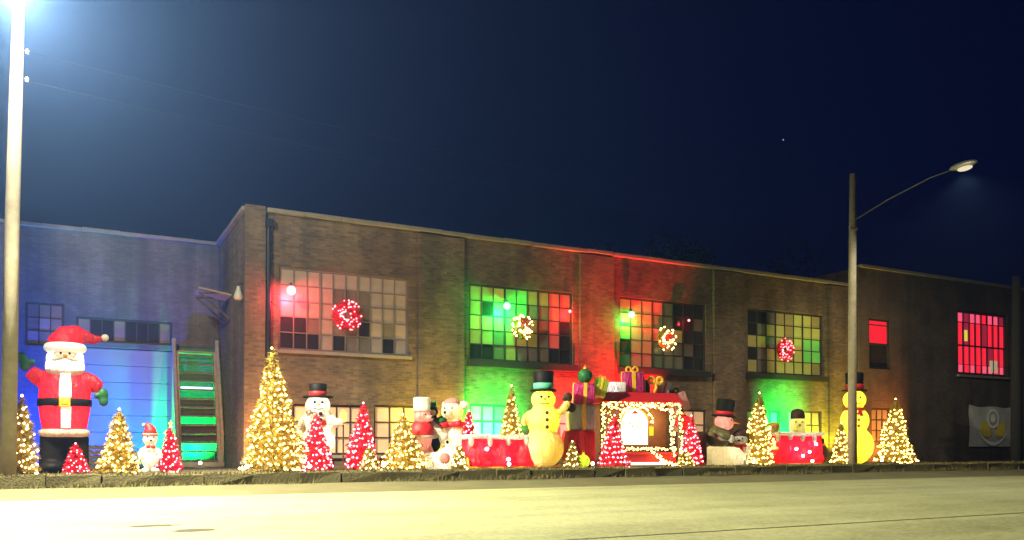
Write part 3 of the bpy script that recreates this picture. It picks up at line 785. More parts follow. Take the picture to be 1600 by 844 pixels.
# ================================================================== decorations
def fairy_tree(label, X, Y, h, w, style='warm', seed=1, star=False, dens=46, bulb=0.031, rows=False):
    rg = random.Random(seed)
    red = style == 'red'
    t = thing('light_tree', label, 'light tree', (X, Y, 0), 0, 'cone trees of fairy lights')
    mb = MB(); mb.cyl((0, 0, 0), (0, 0, h * .97), 0.022, 0.012, 8)
    for a in range(4):
        mb.cyl((0, 0, 0.03), (math.cos(a * 1.57) * w * .4, math.sin(a * 1.57) * w * .4, 0.01), 0.012, None, 5)
    mb.build('pole', M['wire'], t)
    t.rotation_euler = (rg.uniform(-.035, .035), rg.uniform(-.04, .04), rg.uniform(0, 6.28))
    ph = [rg.uniform(0, 6.28) for _ in range(3)]
    lump = lambda a, z: 1 + 0.09 * math.sin(3 * a + z * 4 + ph[0]) + 0.07 * math.sin(5 * a - z * 9 + ph[1])
    r_of = lambda z: max(0.02, w / 2 * (1 - (z / h)) ** 0.88 * (1 + 0.05 * math.sin(z * 7 / h + ph[2])) + 0.02)
    mb = MB()
    n = int(1500 + 1500 * h * w)
    z0 = 0.05
    for k in range(n):
        u = 1 - math.sqrt(rg.random())
        z = z0 + (h - z0) * u
        a = rg.uniform(0, 2 * math.pi)
        tier = 1.0 + 0.10 * math.sin(z / h * 44 + seed)
        r = r_of(z) * (0.25 + 0.74 * math.sqrt(rg.random())) * tier * lump(a, z)
        p = Vector((math.cos(a) * r, math.sin(a) * r, z))
        d = Vector((math.cos(a + rg.uniform(-.9, .9)), math.sin(a + rg.uniform(-.9, .9)), rg.uniform(-.55, .25))).normalized()
        L = rg.uniform(.05, .12) * (0.7 + .3 * h / 3)
        s = d.cross(Vector((rg.uniform(-1, 1), rg.uniform(-1, 1), rg.uniform(-1, 1)))).normalized() * rg.uniform(.012, .024)
        mb.add([p - s, p + s, p + d * L], [(0, 1, 2)])
    mb.lathe([(r_of(z0 + (h * .96 - z0) * q / 10) * .62, z0 + (h * .96 - z0) * q / 10) for q in range(11)], 14)
    mb.build('crown', M['needle_red'] if red else M['needle'], t)
    area = 0.5 * math.pi * w * h
    nb = max(46, int(area * dens * 1.1))
    mb = MB()
    turns = max(5, int(h / 0.17))
    for k in range(nb):
        u = 1 - math.sqrt(1 - (k + rg.random() * .8) / nb) if k < nb * .97 else rg.random() * .15
        a = u * turns * 2 * math.pi + rg.uniform(-.10, .10) * (0.5 if rows else 1)
        z = z0 + (h - z0) * min(u, 1) + (0.035 * math.sin(a * 3.3 + seed) + rg.gauss(0, .025)) * (0.5 if rows else 1)
        z = max(0.03, min(h, z))
        if rg.random() < 0.16 and math.sin(a * 2 + z * 3 + seed) > .3:
            continue
        r = r_of(z) * rg.uniform(.84, 1.06) * lump(a, z)
        mb.octa((math.cos(a) * r, math.sin(a) * r, z), bulb * rg.uniform(.75, 1.3))
    mb.octa((0, 0, h), bulb * 1.2)
    bm = M['bulb_pink'] if red else (M['bulb_gold'] if style == 'gold' else M['bulb_warm'])
    mb.build('string_lights', bm, t, kind='stuff')
    if star:
        mb = MB(); vs = [(0, 0.03, 0), (0, -0.03, 0)]
        for k in range(10):
            rr = 0.13 if k % 2 == 0 else 0.055
            vs.append((math.sin(k * math.pi / 5) * rr, 0, math.cos(k * math.pi / 5) * rr))
        mb.add(vs, [(0, 2 + k, 2 + (k + 1) % 10) for k in range(10)] + [(1, 2 + (k + 1) % 10, 2 + k) for k in range(10)], Matrix.Translation((0, 0, h + .06)))
        mb.build('star', glow("gold_star", (1.0, 0.7, 0.1), 3.0), t)
    return t

fairy_tree('warm white light tree half behind the bright lamp pole', -1.0, -2.6, 1.95, 0.85, 'warm', 11)
fairy_tree('tiny red light tree in front of the boots of tall Santa', 0.2, -3.2, 0.76, 0.58, 'red', 12, dens=70, bulb=0.024)
fairy_tree('golden light tree between tall Santa and the small bear', 1.17, -3.0, 1.64, 0.98, 'gold', 13)
fairy_tree('small red light tree with a yellow star, beside the small bear', 2.42, -2.7, 1.22, 0.62, 'red', 14, star=True, dens=60)
fairy_tree('tallest golden light tree in front of the brick corner', 5.1, -3.2, 3.42, 1.66, 'gold', 15, dens=44, bulb=0.031)
fairy_tree('red light tree in front of the snowman holding a lantern', 6.17, -3.4, 1.68, 0.86, 'red', 16, dens=55)
fairy_tree('red light tree right of the snowman holding a lantern', 7.69, -2.7, 1.98, 0.98, 'red', 17, dens=50)
fairy_tree('tiny warm light tree at the foot of a red light tree', 7.62, -3.7, 0.68, 0.60, 'warm', 18, dens=75)
fairy_tree('wide golden light tree left of the polar bear', 8.95, -2.9, 1.66, 1.35, 'gold', 19, dens=50)
fairy_tree('tiny warm light tree at the left end of the long sleigh', 10.36, -3.8, 0.76, 0.48, 'warm', 20, dens=90)
fairy_tree('golden light tree standing behind the long red sleigh', 13.0, -2.0, 2.72, 0.98, 'gold', 21, dens=50)
fairy_tree('tiny warm light tree in front of the red gift box', 14.25, -3.9, 0.86, 0.54, 'warm', 22, dens=70, bulb=0.025)
fairy_tree('red light tree in front of the lighted booth', 16.08, -3.5, 1.74, 1.02, 'red', 23, dens=55, rows=True)
fairy_tree('red light tree in front of the brown gift box', 19.56, -3.3, 1.80, 0.84, 'red', 24, dens=60)
fairy_tree('tiny warm light tree between the booth and the brown gift box', 19.05, -3.6, 0.55, 0.62, 'gold', 25, dens=75)
fairy_tree('golden light tree left of the short red sleigh', 23.0, -3.0, 2.72, 1.36, 'gold', 26, dens=52)
fairy_tree('small golden light tree beside the wooden lamp pole and tall snowman', 27.55, -2.9, 1.66, 0.82, 'gold', 27, dens=60)
fairy_tree('golden light tree farthest right, beside the tall snowman', 30.87, -2.8, 2.72, 1.58, 'gold', 28, dens=40, bulb=0.034)
tt = fairy_tree('tiny red and white light tree on the left end of the sleigh', 11.16, -2.75, 0.82, 0.36, 'red', 29, dens=110)
tt.location.z = 1.0

# ---- wreaths on the upper windows
def wreath(label, X, Z, rad, style, seed, bow):
    rg = random.Random(seed)
    t = thing('wreath', label, 'wreath', (X, -0.10, Z), 0, 'lighted wreaths on the upper windows')
    tk = rad * 0.36
    mb = MB()
    for k in range(1500):
        a = rg.uniform(0, 6.283); b = rg.uniform(0, 6.283); rr = tk * math.sqrt(rg.random())
        c = Vector(((rad * .64 + rr * math.cos(b)) * math.cos(a), rr * math.sin(b) * .6, (rad * .64 + rr * math.cos(b)) * math.sin(a)))
        d = Vector((rg.gauss(0, 1), rg.gauss(0, 1), rg.gauss(0, 1))).normalized()
        s = d.orthogonal().normalized() * 0.018
        mb.add([c - s, c + s, c + d * 0.09], [(0, 1, 2)])
    red = style == 'red'
    mb.torus((0, 0.02, 0), rad * .64, tk * .55, 36, 8)
    mb.build('greenery', M['needle_red'] if red else M['needle'], t)
    mb = MB()
    for k in range(64):
        a = rg.uniform(0, 6.283); b = rg.uniform(0, 6.283)
        rr = tk * 1.0
        mb.octa(((rad * .64 + rr * math.cos(b)) * math.cos(a), -abs(rr * math.sin(b)) * .65, (rad * .64 + rr * math.cos(b)) * math.sin(a)), 0.030 * rg.uniform(.8, 1.25))
    mb.build('string_lights', M['bulb_red'] if red else M['bulb_warm'], t, kind='stuff')
    if bow:
        mb = MB()
        for s in (-1, 1):
            mb.torus((s * 0.10, -0.2, bow), 0.075, 0.035, 16, 8)
            mb.tube([(0, -0.2, bow), (s * 0.08, -0.22, bow - 0.22)], [0.03, 0.04], 6)
        mb.ball((0, -0.2, bow), 0.05, 10, 8)
        mb.build('bow', M['n_redflat'], t, smooth=True)
wreath('red lighted wreath on the upper window nearest the bright lamp', 8.02, 4.95, 0.50, 'red', 41, 0)
wreath('warm white wreath with a red bow on the green and red window', 14.5, 5.0, 0.45, 'warm', 42, 0.2)
wreath('warm white wreath on the dark window above the lighted booth', 21.0, 4.97, 0.48, 'warm', 43, 0.08)
wreath('red lighted wreath on the yellow-green upper window', 27.4, 4.88, 0.50, 'red', 44, 0)

# ---- coloured bulbs hung before the upper windows
def colour_bulb(label, X, Z, col, power, r=0.07, d=0.32):
    t = thing('coloured_bulb', label, 'light bulb', (X, -d, Z), 0, 'coloured bulbs before the upper windows')
    mb = MB(); mb.ball((0, 0, 0), r, 14, 10); mb.build('globe', glow("bulb_" + label[:12], tuple(min(1, c * .8 + .2) for c in col), 5), t, smooth=True)
    mb = MB(); mb.cyl((0, 0, r * .8), (0, 0, r + 0.09), 0.03, 0.025, 8); mb.build('socket', M['iron'], t)
    mb = MB(); mb.tube([(0, 0, r + .08), (0, d * .5, r + .12), (0, d + .02, r + 0.10)], 0.009, 5); mb.build('bracket', M['iron'], t)
    lamp('bulb_light', 'POINT', col, power, t, (0, -0.0, -r - 0.03), 0.04)
GREEN, RED, BLUE = (0.0, 1.0, 0.10), (1.0, 0.012, 0.02), (0.02, 0.06, 1.0)
colour_bulb('red bulb at the left of the first upper window', 6.16, 5.56, (1.0, 0.04, 0.08), 300, 0.15, 0.36)
colour_bulb('green bulb on the upper window above the long sleigh', 13.74, 5.67, GREEN, 460, 0.13, 0.36)
colour_bulb('red bulb at the right of the green and red window', 16.45, 5.71, RED, 60, 0.06, 0.2)
colour_bulb('green bulb on the upper window above the lighted booth', 19.16, 5.77, GREEN, 190, 0.13, 0.30)
colour_bulb('red bulb at the right of the dark upper window', 22.05, 5.77, RED, 8, 0.05, 0.2)

# ---- flood lights on the ground
def flood(label, X, Y, col, power, aim, angle=95, blend=0.7, z=0.12, lens=8.0):
    t = thing('flood_light', label, 'flood light', (X, Y, 0), 0, 'flood lights on the ground')
    d = Vector(aim).normalized()
    q = d.to_track_quat('-Z', 'Y').to_matrix().to_4x4()
    T = Matrix.Translation((0, 0, z + .06)) @ q
    mb = MB()
    vs = [(-.07, -.05, .06), (.07, -.05, .06), (.07, .05, .06), (-.07, .05, .06), (-.10, -.075, -.04), (.10, -.075, -.04), (.10, .075, -.04), (-.10, .075, -.04)]
    mb.add(vs, [(0, 1, 2, 3), (0, 4, 5, 1), (1, 5, 6, 2), (2, 6, 7, 3), (3, 7, 4, 0)], T)
    mb.build('housing', M['iron'], t)
    mb = MB(); mb.cyl((0, 0, -0.02), (0, 0, z + .05), 0.014, 0.012, 6); mb.tube([(-.13, 0, z + .06), (-.13, 0, z - .04), (.13, 0, z - .04), (.13, 0, z + .06)], 0.010, 5); mb.build('stake', M['iron'], t)
    mb = MB(); mb.box((0, 0, -0.036), (.18, .13, .008), T); mb.build('lens', glow("lens_" + label[:20], tuple(.5 + .5 * c for c in col), lens), t)
    lamp('flood_beam', 'SPOT', col, power, t, tuple(Vector((0, 0, z + .06)) + d * .07), 0.05, aim, angle, blend)
flood('blue flood light shining on the annex behind Santa', 0.0, 2.9, BLUE, 5200, (-0.15, 1.0, 0.95), 140)
flood('blue flood light shining on the loading door', 1.9, 3.4, (0.02, 0.10, 1.0), 110, (0.1, 1.0, 0.9), 130)
flood('teal flood light beside the loading door', 3.0, 3.9, (0.0, 1.0, 0.45), 330, (-0.1, 1.0, 0.75), 120)
flood('green flood light under the wooden staircase', 4.05, 4.45, GREEN, 2600, (-0.05, 1.0, 1.3), 125)
flood('orange flood light at the foot of the brick corner', 4.55, -1.4, (1.0, 0.30, 0.06), 1000, (0.35, 1.0, 1.1), 110)
flood('yellow flood light behind the polar bear', 11.0, -1.3, (1.0, 0.70, 0.0), 1300, (0.25, 1.0, 1.4), 115)
flood('green flood light behind the long red sleigh', 13.1, -1.25, GREEN, 13000, (0.1, 1.0, 0.75), 88, 0.9)
flood('red flood light behind the gift stack left of the booth', 16.7, -1.3, RED, 9000, (0.25, 1.0, 1.3), 80)
flood('red flood light behind the lighted booth', 19.3, -1.1, RED, 13000, (-0.02, 0.95, 2.9), 58)
flood('green flood light behind the short red sleigh', 27.0, -1.25, GREEN, 13000, (0.1, 1.0, 0.75), 88, 0.8)
flood('yellow flood light behind the tall snowman', 29.7, -1.2, (0.85, 0.85, 0.05), 1500, (0.0, 1.0, 1.8), 110)
flood('orange flood light farthest right on the yard', 34.15, -1.7, (1.0, 0.30, 0.03), 1500, (-0.55, 1.0, 0.75), 115, lens=40)

# small globe lights on stakes among the decorations
def stake_light(label, X, Y, power, r=0.055, col=(1.0, 0.80, 0.45)):
    t = thing('stake_light', label, 'stake light', (X, Y, 0), 0, 'globe stake lights')
    mb = MB(); mb.ball((0, 0, 0.15), r, 14, 10); mb.build('globe', M['globe'], t, smooth=True)
    mb = MB(); mb.cyl((0, 0, -0.02), (0, 0, 0.11), 0.010, 0.014, 6); mb.build('stake', M['iron'], t)
    lamp('globe_light', 'POINT', col, power, t, (0, -r - 0.03, 0.17), 0.03)
M['globe'] = glow("white_globe", (1.0, 0.86, 0.62), 14)
stake_light('globe stake light in front of the long red sleigh', 12.05, -3.75, 16)
stake_light('globe stake light in front of the large red gift box', 14.95, -4.0, 26)
stake_light('globe stake light in front of the lighted booth', 18.25, -3.3, 22, 0.07)
stake_light('globe stake light in front of the short red sleigh', 25.2, -3.6, 18)
stake_light('globe stake light left of the tallest golden tree', 4.25, -3.6, 18)
stake_light('globe stake light right of the tallest golden tree', 5.85, -3.9, 16)
stake_light('globe stake light left of the wide golden tree', 8.2, -3.2, 14)
stake_light('globe stake light beside the glowing pup', 22.3, -3.5, 18)
stake_light('globe stake light at the foot of the tall yellow snowman', 29.6, -3.2, 18)
stake_light('globe stake light at the foot of the wooden staircase', 3.95, 3.0, 8)

# ---- tall Santa
def inner(parent, loc, col, power, r=0.06):
    lamp('inner_light', 'POINT', col, power, parent, loc, r)
WARM = (1.0, 0.80, 0.42)
YEL = (1.0, 0.80, 0.05)

S = thing('santa_inflatable', 'tall inflatable Santa with raised arm and green mittens on the left', 'inflatable', (-0.05, -2.0, 0), facing(0))
mb = MB()
for s in (-1, 1):
    mb.cyl((s * 0.27, 0, 0.0), (s * 0.27, 0, 0.96), 0.31, 0.30, 20); mb.ball((s * 0.28, -0.16, 0.16), (0.29, 0.40, 0.17))
mb.build('boots', M['n_black'], S, fuse=0.035)
mb = MB(); mb.lathe([(0.50, 0.93), (0.585, 0.97), (0.60, 1.03), (0.585, 1.10), (0.50, 1.14)], 36, 0.85); mb.build('fur_hem', M['n_white'], S, smooth=True)
mb = MB()
mb.lathe([(0.50, 1.06), (0.545, 1.3), (0.60, 1.7), (0.61, 2.0), (0.58, 2.3), (0.46, 2.6), (0.28, 2.78)], 32, 0.85, caps=True)
mb.tube([(-0.42, 0, 2.42), (-0.62, -0.03, 2.46), (-0.80, -0.06, 2.62)], [0.25, 0.21, 0.17], 14)
mb.tube([(0.42, 0, 2.42), (0.64, -0.05, 2.36), (0.80, -0.10, 2.22)], [0.25, 0.21, 0.17], 14)
mb.build('coat', M['n_red'], S, fuse=0.035)
inner(S, (0.0, -0.05, 1.45), (1.0, 0.45, 0.45), 55); inner(S, (0, -0.05, 2.2), (1.0, 0.45, 0.45), 42)
mb = MB(); mb.lathe([(0.60, 1.72), (0.632, 1.74), (0.632, 1.90), (0.60, 1.92)], 36, 0.86); mb.build('belt', M['n_black'], S, smooth=True)
mb = MB(); mb.box((0, -0.555, 1.81), (0.26, 0.05, 0.24)); mb.box((0, -0.575, 1.81), (0.14, 0.04, 0.12)); mb.build('buckle', M['n_gold'], S, bevel=0.02)
mb = MB(); mb.lathe([(0.615, 1.94), (0.628, 2.0), (0.605, 2.28), (0.50, 2.56)], 8, 0.88, a0=R(258), a1=R(284)); mb.lathe([(0.56, 1.16), (0.59, 1.4), (0.615, 1.70)], 8, 0.88, a0=R(262), a1=R(284)); mb.build('fur_placket', paint("white_fur_cloth", (0.8, 0.78, 0.72), 0.8, 0.06, emit=(1, .95, .85), es=0.55), S, smooth=True)
mb = MB(); mb.ball((0, 0, 3.02), (0.42, 0.38, 0.40)); mb.ball((0, -0.12, 2.74), (0.46, 0.36, 0.44)); mb.ball((-0.26, -0.18, 2.95), (0.18, 0.18, 0.22)); mb.ball((0.26, -0.18, 2.95), (0.18, 0.18, 0.22))
mb.build('beard', M['n_white'], S, fuse=0.03)
inner(S, (0, -0.05, 2.85), (1.0, 0.93, 0.75), 70)
mb = MB(); mb.ball((0, -0.33, 3.04), (0.25, 0.12, 0.11)); mb.build('face', paint("face_cloth", (0.72, 0.48, 0.30), 0.6, 0.1, emit=(1.0, .78, .5), es=0.5), S, smooth=True)
mb = MB(); mb.ball((0, -0.46, 3.0), 0.055, 10, 8); mb.build('nose', M['n_orange'], S, smooth=True)
for s in (-1, 1):
    mb = MB(); mb.ball((s * 0.10, -0.44, 3.07), 0.032, 8, 6); mb.build('eye', M['n_black'], S, smooth=True)
    mb = MB(); mb.ball((s * 0.14, -0.43, 2.93), (0.17, 0.05, 0.055), 12, 8, Matrix.Rotation(s * 0.3, 4, 'Y')); mb.build('moustache', M['n_white'], S, smooth=True)
mb = MB(); mb.torus((0, -0.03, 3.24), 0.38, 0.12, 36, 12, Matrix.Rotation(R(90), 4, 'X') @ Matrix.Scale(1.0, 4)); mb.build('hat_brim', paint("hat_fur", (0.8, 0.78, 0.72), 0.8, 0.06, emit=(1, .95, .85), es=0.5), S, smooth=True)
mb = MB(); mb.tube([(-0.0, 0, 3.22), (-0.02, 0, 3.42), (0.05, 0, 3.60), (0.25, 0, 3.66), (0.45, 0, 3.56), (0.68, 0, 3.50), (0.86, 0, 3.55)], [0.41, 0.39, 0.27, 0.20, 0.17, 0.12, 0.07], 20)
mb.ball((0, 0, 3.44), (0.39, 0.36, 0.27)); mb.build('hat', M['n_red'], S, fuse=0.03)
inner(S, (0, 0, 3.42), (1, .4, .4), 16)
mb = MB(); mb.ball((0.93, 0, 3.57), 0.095, 14, 10); mb.build('pompom', M['n_white'], S, smooth=True)
for (c, tip, th) in (((-0.90, -0.08, 2.78), (-0.98, -0.10, 2.95), (-0.74, -0.12, 2.84)), ((0.88, -0.12, 2.06), (0.90, -0.14, 1.88), (0.74, -0.16, 2.02))):
    mb = MB(); mb.ball(c, (0.14, 0.11, 0.18)); mb.ball(tip, (0.12, 0.09, 0.14)); mb.ball(th, (0.08, 0.07, 0.08)); mb.build('mitten', M['n_green'], S, fuse=0.025)

# ---- snowmen
def snowman(label, X, Y, body, hat, light, power, buttons, band, skin='n_cream', arms=(), mit=None, scarf=None, group='inflatable snowmen', nose=True):
    """body: list of (radius, centre height, flattening), lowest first; hat: (brim r, crown r, base z, height)"""
    t = thing('snowman', label, 'snowman', (X, Y, 0), facing(X), group)
    mb = MB()
    for (r, z, f) in body:
        mb.ball((0, 0, z), (r, r * .92, r * f), 22, 16)
    for (a, b, c) in arms:
        mb.tube([a, b, c], [0.17, 0.14, 0.12], 12); mb.ball(c, 0.13, 12, 8)
    mb.build('body', M[skin], t, fuse=0.035, relax=8)
    for (r, z, f) in body:
        inner(t, (0, -0.05, z), light, power * r * r * 4)
    hr, hz = body[-1][0], body[-1][1]
    br, cr, z0, hh = hat
    mb = MB(); mb.lathe([(0, z0), (br, z0), (br * 1.02, z0 + .03), (br * .98, z0 + .06), (cr, z0 + .07), (cr * 1.03, z0 + hh * .5), (cr * 1.08, z0 + hh), (cr * .95, z0 + hh + .03), (0, z0 + hh + .02)], 28); mb.build('hat', M['n_black'], t, smooth=True)
    mb = MB(); mb.lathe([(cr * 1.0, z0 + .07), (cr * 1.05, z0 + .08), (cr * 1.06, z0 + .07 + hh * .3), (cr * 1.0, z0 + .08 + hh * .3)], 28); mb.build('hat_band', band, t, smooth=True)
    for s in (-1, 1):
        mb = MB(); mb.ball((s * hr * .30, -hr * .90, hz + hr * .18), 0.042, 10, 8); mb.build('eye', M['n_black'], t, smooth=True)
    if nose:
        mb = MB(); mb.tube([(0.0, -hr * .85, hz), (0.03, -hr * 1.28, hz - .02)], [0.05, 0.012], 10); mb.build('nose', M['n_orange'], t, smooth=True)
    mb = MB(); mb.tube([(math.sin(a) * hr * .5, -hr * .90 - 0.01 + abs(a) * .06, hz - hr * (.16 + .22 * math.cos(a))) for a in (-.9, -.6, -.3, 0, .3, .6, .9)], 0.016, 6); mb.build('mouth', M['n_black'], t, smooth=True)
    r, z, f = body[-2]
    for k in range(3 if len(body) > 2 else 2):
        bz = z + r * f * (.45 - k * .42)
        yy = -r * .92 * math.sqrt(max(0.05, 1 - ((bz - z) / (r * f)) ** 2)) - .01
        mb = MB(); mb.ball((0.05, yy, bz), 0.06, 10, 8); mb.build('button', buttons, t, smooth=True)
    for p in (mit or ()):
        mb = MB(); mb.ball(p, (0.15, 0.12, 0.16)); mb.ball((p[0] * .92 - .06, p[1] - .04, p[2] - .05), (0.09, 0.08, 0.08)); mb.build('mitten', M['n_brown'], t, fuse=0.025)
    if scarf:
        mb = MB(); zc = hz - hr * .85
        mb.torus((0, 0, zc), hr * .72, 0.075, 30, 10, Matrix.Rotation(R(90), 4, 'X')); mb.tube([(0.1, -hr * .75, zc), (0.16, -hr * .95, zc - .3)], [0.07, 0.08], 8); mb.build('scarf', scarf, t, smooth=True)
    return t
snowman('big yellow glowing snowman with black top hat waving behind the long sleigh', 13.5, -3.35,
        [(0.66, 0.66, 1.0), (0.54, 1.52, 1.0), (0.40, 2.20, 0.88)], (0.42, 0.31, 2.46, 0.62), YEL, 28, M['n_brown'], M['n_teal'],
        arms=(((0.40, 0, 1.75), (0.62, -.05, 1.86), (0.74, -.08, 2.06)), ((-0.40, 0, 1.7), (-0.58, -.08, 1.6), (-0.62, -.16, 1.48))), mit=((0.78, -.08, 2.28), (0.92, .05, 1.95)))
snowman('tall yellow glowing snowman with red buttons behind the wooden lamp pole', 29.2, -2.2,
        [(0.76, 0.76, 1.05), (0.58, 1.80, 1.05), (0.47, 2.66, 0.9)], (0.50, 0.34, 3.02, 0.75), YEL, 30, M['n_redflat'], M['n_redflat'], scarf=M['n_redflat'], nose=False)
sm = snowman('white snowman with black hat holding a lantern among red light trees', 6.55, -2.1,
        [(0.52, 0.85, .9), (0.44, 1.45, 1.0), (0.36, 1.92, .85)], (0.44, 0.24, 2.12, 0.40), (1.0, .9, .55), 30, M['n_black'], M['n_redflat'], 'n_white',
        arms=(((0.30, 0, 1.55), (0.52, -.12, 1.36), (0.66, -.2, 1.42)), ((-0.3, 0, 1.5), (-0.46, -.1, 1.35), (-0.5, -.2, 1.2))), scarf=M['n_redflat'])
mb = MB(); mb.ball((-.2, -.1, .2), (.26, .34, .2)); mb.ball((.22, -.1, .2), (.26, .34, .2)); mb.ball((0, 0, .34), (.42, .36, .3)); mb.build('boots', M['n_black'], sm, fuse=.035)
mb = MB(); mb.tube([(.72, -.22, .25), (.72, -.22, 1.75)], .022, 8); lt = mb.build('lantern_pole', M['n_brown'], sm)
mb = MB(); mb.lathe([(0.02, 1.78), (0.09, 1.7), (0.10, 1.68), (0.10, 1.45), (0.07, 1.42)], 10, c=(.72, -.22, 0)); mb.build('lantern', glow("lantern_glass", (1.0, .75, .15), 2.0), lt, smooth=True)

# snowman sitting with a glowing pup on the snow block
sb = thing('snow_block', 'cream glowing snow block under the hugging snowman', 'inflatable', (21.55, -2.7, 0), facing(21.5))
mb = MB(); mb.ball((-.2, 0, .38), (.62, .5, .38)); mb.ball((.3, 0, .34), (.55, .5, .36)); mb.box((0, 0, .25), (1.4, .8, .44)); mb.build('body', M['n_white'], sb, fuse=.04)
inner(sb, (-.25, 0, .4), (1, .8, .35), 14); inner(sb, (.35, 0, .38), (1, .8, .35), 12)
hs = thing('snowman', 'snowman in olive coat with black top hat bending over a glowing pup', 'snowman', (21.45, -2.7, .68), facing(21.5), 'inflatable snowmen')
mb = MB(); mb.ball((-.1, 0, .38), (.46, .42, .44)); mb.tube([(-.3, -.3, .55), (0, -.5, .42), (.25, -.5, .35)], [.16, .15, .12], 12); mb.build('coat', M['n_olive'], hs, fuse=.035)
mb = MB(); mb.ball((0.02, -.44, .36), (.26, .14, .15)); mb.ball((.3, -.52, .30), (.12, .1, .16)); mb.build('mitten', M['n_white'], hs, fuse=.03)
mb = MB(); mb.ball((.12, -.06, .92), (.36, .33, .30), 20, 14, Matrix.Rotation(.35, 4, 'Y')); mb.build('head', M['n_pink'], hs, smooth=True)
inner(hs, (.12, -.1, .92), (1, .75, .55), 7)
mb = MB(); T_ = Matrix.Rotation(.12, 4, 'Y')
m2 = MB(); m2.lathe([(0, 1.12), (.46, 1.12), (.46, 1.18), (.31, 1.19), (.34, 1.74), (.30, 1.78), (0, 1.78)], 26); mb.add(m2.v, m2.f, T_); mb.build('hat', M['n_black'], hs, smooth=True)
mb = MB(); m2 = MB(); m2.lathe([(.31, 1.19), (.335, 1.20), (.34, 1.32), (.31, 1.33)], 26); mb.add(m2.v, m2.f, T_); mb.build('hat_band', M['n_redflat'], hs, smooth=True)
mb = MB(); mb.ball((.34, -.26, .98), .045, 10, 8); mb.build('eye', M['n_black'], hs, smooth=True)
mb = MB(); mb.tube([(.40, -.15, .92), (.66, -.2, .86)], [.05, .015], 10); mb.build('nose', M['n_orange'], hs, smooth=True)
pup = thing('pup_inflatable', 'small glowing cream pup with brown cap and red scarf beside the snow block', 'inflatable', (22.2, -2.95, 0), facing(22) - .3)
mb = MB(); mb.ball((0, 0, .42), (.30, .26, .42)); mb.ball((0, -.04, .95), (.27, .25, .26)); mb.ball((-.02, -.25, .90), (.13, .16, .11)); mb.ball((-.2, -.2, .12), (.13, .2, .12)); mb.ball((.2, -.2, .12), (.13, .2, .12)); mb.ball((.28, -.12, .6), (.10, .12, .18))
mb.build('body', M['n_white'], pup, fuse=.03)
inner(pup, (0, -.05, .4), (1, .85, .4), 9); inner(pup, (0, -.05, .95), (1, .85, .4), 4)
mb = MB(); mb.ball((0, 0, 1.12), (.27, .25, .24)); mb.ball((-.27, .02, 1.0), (.06, .1, .2)); mb.ball((.27, .02, 1.0), (.06, .1, .2)); mb.build('cap', M['n_brown'], pup, fuse=.03)
mb = MB(); mb.torus((0, -.02, .72), .22, .06, 26, 8, Matrix.Rotation(R(90), 4, 'X')); mb.tube([(.05, -.24, .7), (.08, -.3, .45)], [.06, .07], 8); mb.build('scarf', M['n_redflat'], pup, smooth=True)
mb = MB(); mb.ball((-.02, -.41, .93), .045, 8, 6); mb.build('nose', M['n_black'], pup, smooth=True)
for s in (-1, 1):
    mb = MB(); mb.ball((s * .09, -.27, 1.0), .03, 8, 6); mb.build('eye', M['n_black'], pup, smooth=True)

# ---- small bear by the stairs
bb = thing('bear_figure', 'small pale bear in a red cap between two light trees', 'lawn figure', (1.93, -2.85, 0), 0)
mb = MB(); mb.ball((0, 0, .42), (.21, .18, .36)); mb.ball((0, -.02, .88), (.18, .16, .19)); mb.ball((0, -.17, .83), (.07, .08, .06)); mb.ball((-.13, -.12, .06), (.11, .16, .07)); mb.ball((.13, -.12, .06), (.11, .16, .07))
mb.tube([(-.16, 0, .62), (-.24, -.06, .48), (-.22, -.1, .36)], [.075, .07, .06], 10); mb.tube([(.16, 0, .62), (.24, -.06, .48), (.22, -.1, .36)], [.075, .07, .06], 10)
mb.build('body', M['n_white'], bb, fuse=.022)
inner(bb, (0, 0, .42), (1, .85, .6), 3.2); inner(bb, (0, 0, .88), (1, .85, .6), 1.6)
mb = MB(); mb.tube([(0, 0, .98), (0, 0, 1.14), (-.06, 0, 1.24), (-.13, 0, 1.26)], [.185, .14, .08, .04], 16); mb.build('cap', M['n_redflat'], bb, smooth=True)
mb = MB(); mb.ball((-.15, 0, 1.25), .045, 10, 8); mb.build('pompom', M['n_white'], bb, smooth=True)
mb = MB(); mb.torus((0, 0, 1.0), .165, .035, 24, 8, Matrix.Rotation(R(90), 4, 'X')); mb.build('cap_trim', M['n_pink'], bb, smooth=True)
for s in (-1, 1):
    mb = MB(); mb.ball((s * .07, -.155, .93), .022, 8, 6); mb.build('eye', M['n_black'], bb, smooth=True)
    mb = MB(); mb.ball((s * .06, -.2, .68), (.06, .03, .045), 10, 8); mb.build('bow', M['n_redflat'], bb, smooth=True)
mb = MB(); mb.ball((0, -.25, .85), .03, 8, 6); mb.build('nose', M['n_black'], bb, smooth=True)

# ---- polar bear group
pb = thing('polar_bear', 'polar bear in a red vest and tall white hat right of the golden tree', 'inflatable', (9.75, -2.3, 0), facing(9.7) + .5)
mb = MB(); mb.ball((0, 0, .95), (.34, .30, .40)); mb.tube([(.12, -.05, .72), (.26, -.1, .45), (.12, -.14, .12)], [.17, .14, .12], 12); mb.tube([(-.12, 0, .72), (-.16, -.05, .4), (-.14, -.1, .1)], [.17, .14, .12], 12); mb.ball((.12, -.25, .1), (.14, .22, .1)); mb.ball((-.14, -.22, .1), (.14, .22, .1))
mb.ball((0, -.05, 1.62), (.27, .25, .25)); mb.ball((.1, -.28, 1.57), (.13, .15, .11)); mb.cyl((0, 0, 1.2), (0, -.03, 1.5), .2, .18)
mb.build('body', M['n_pink'], pb, fuse=.03)
inner(pb, (0, 0, .95), (1, .8, .5), 6); inner(pb, (0, -.05, 1.62), (1, .8, .5), 3)
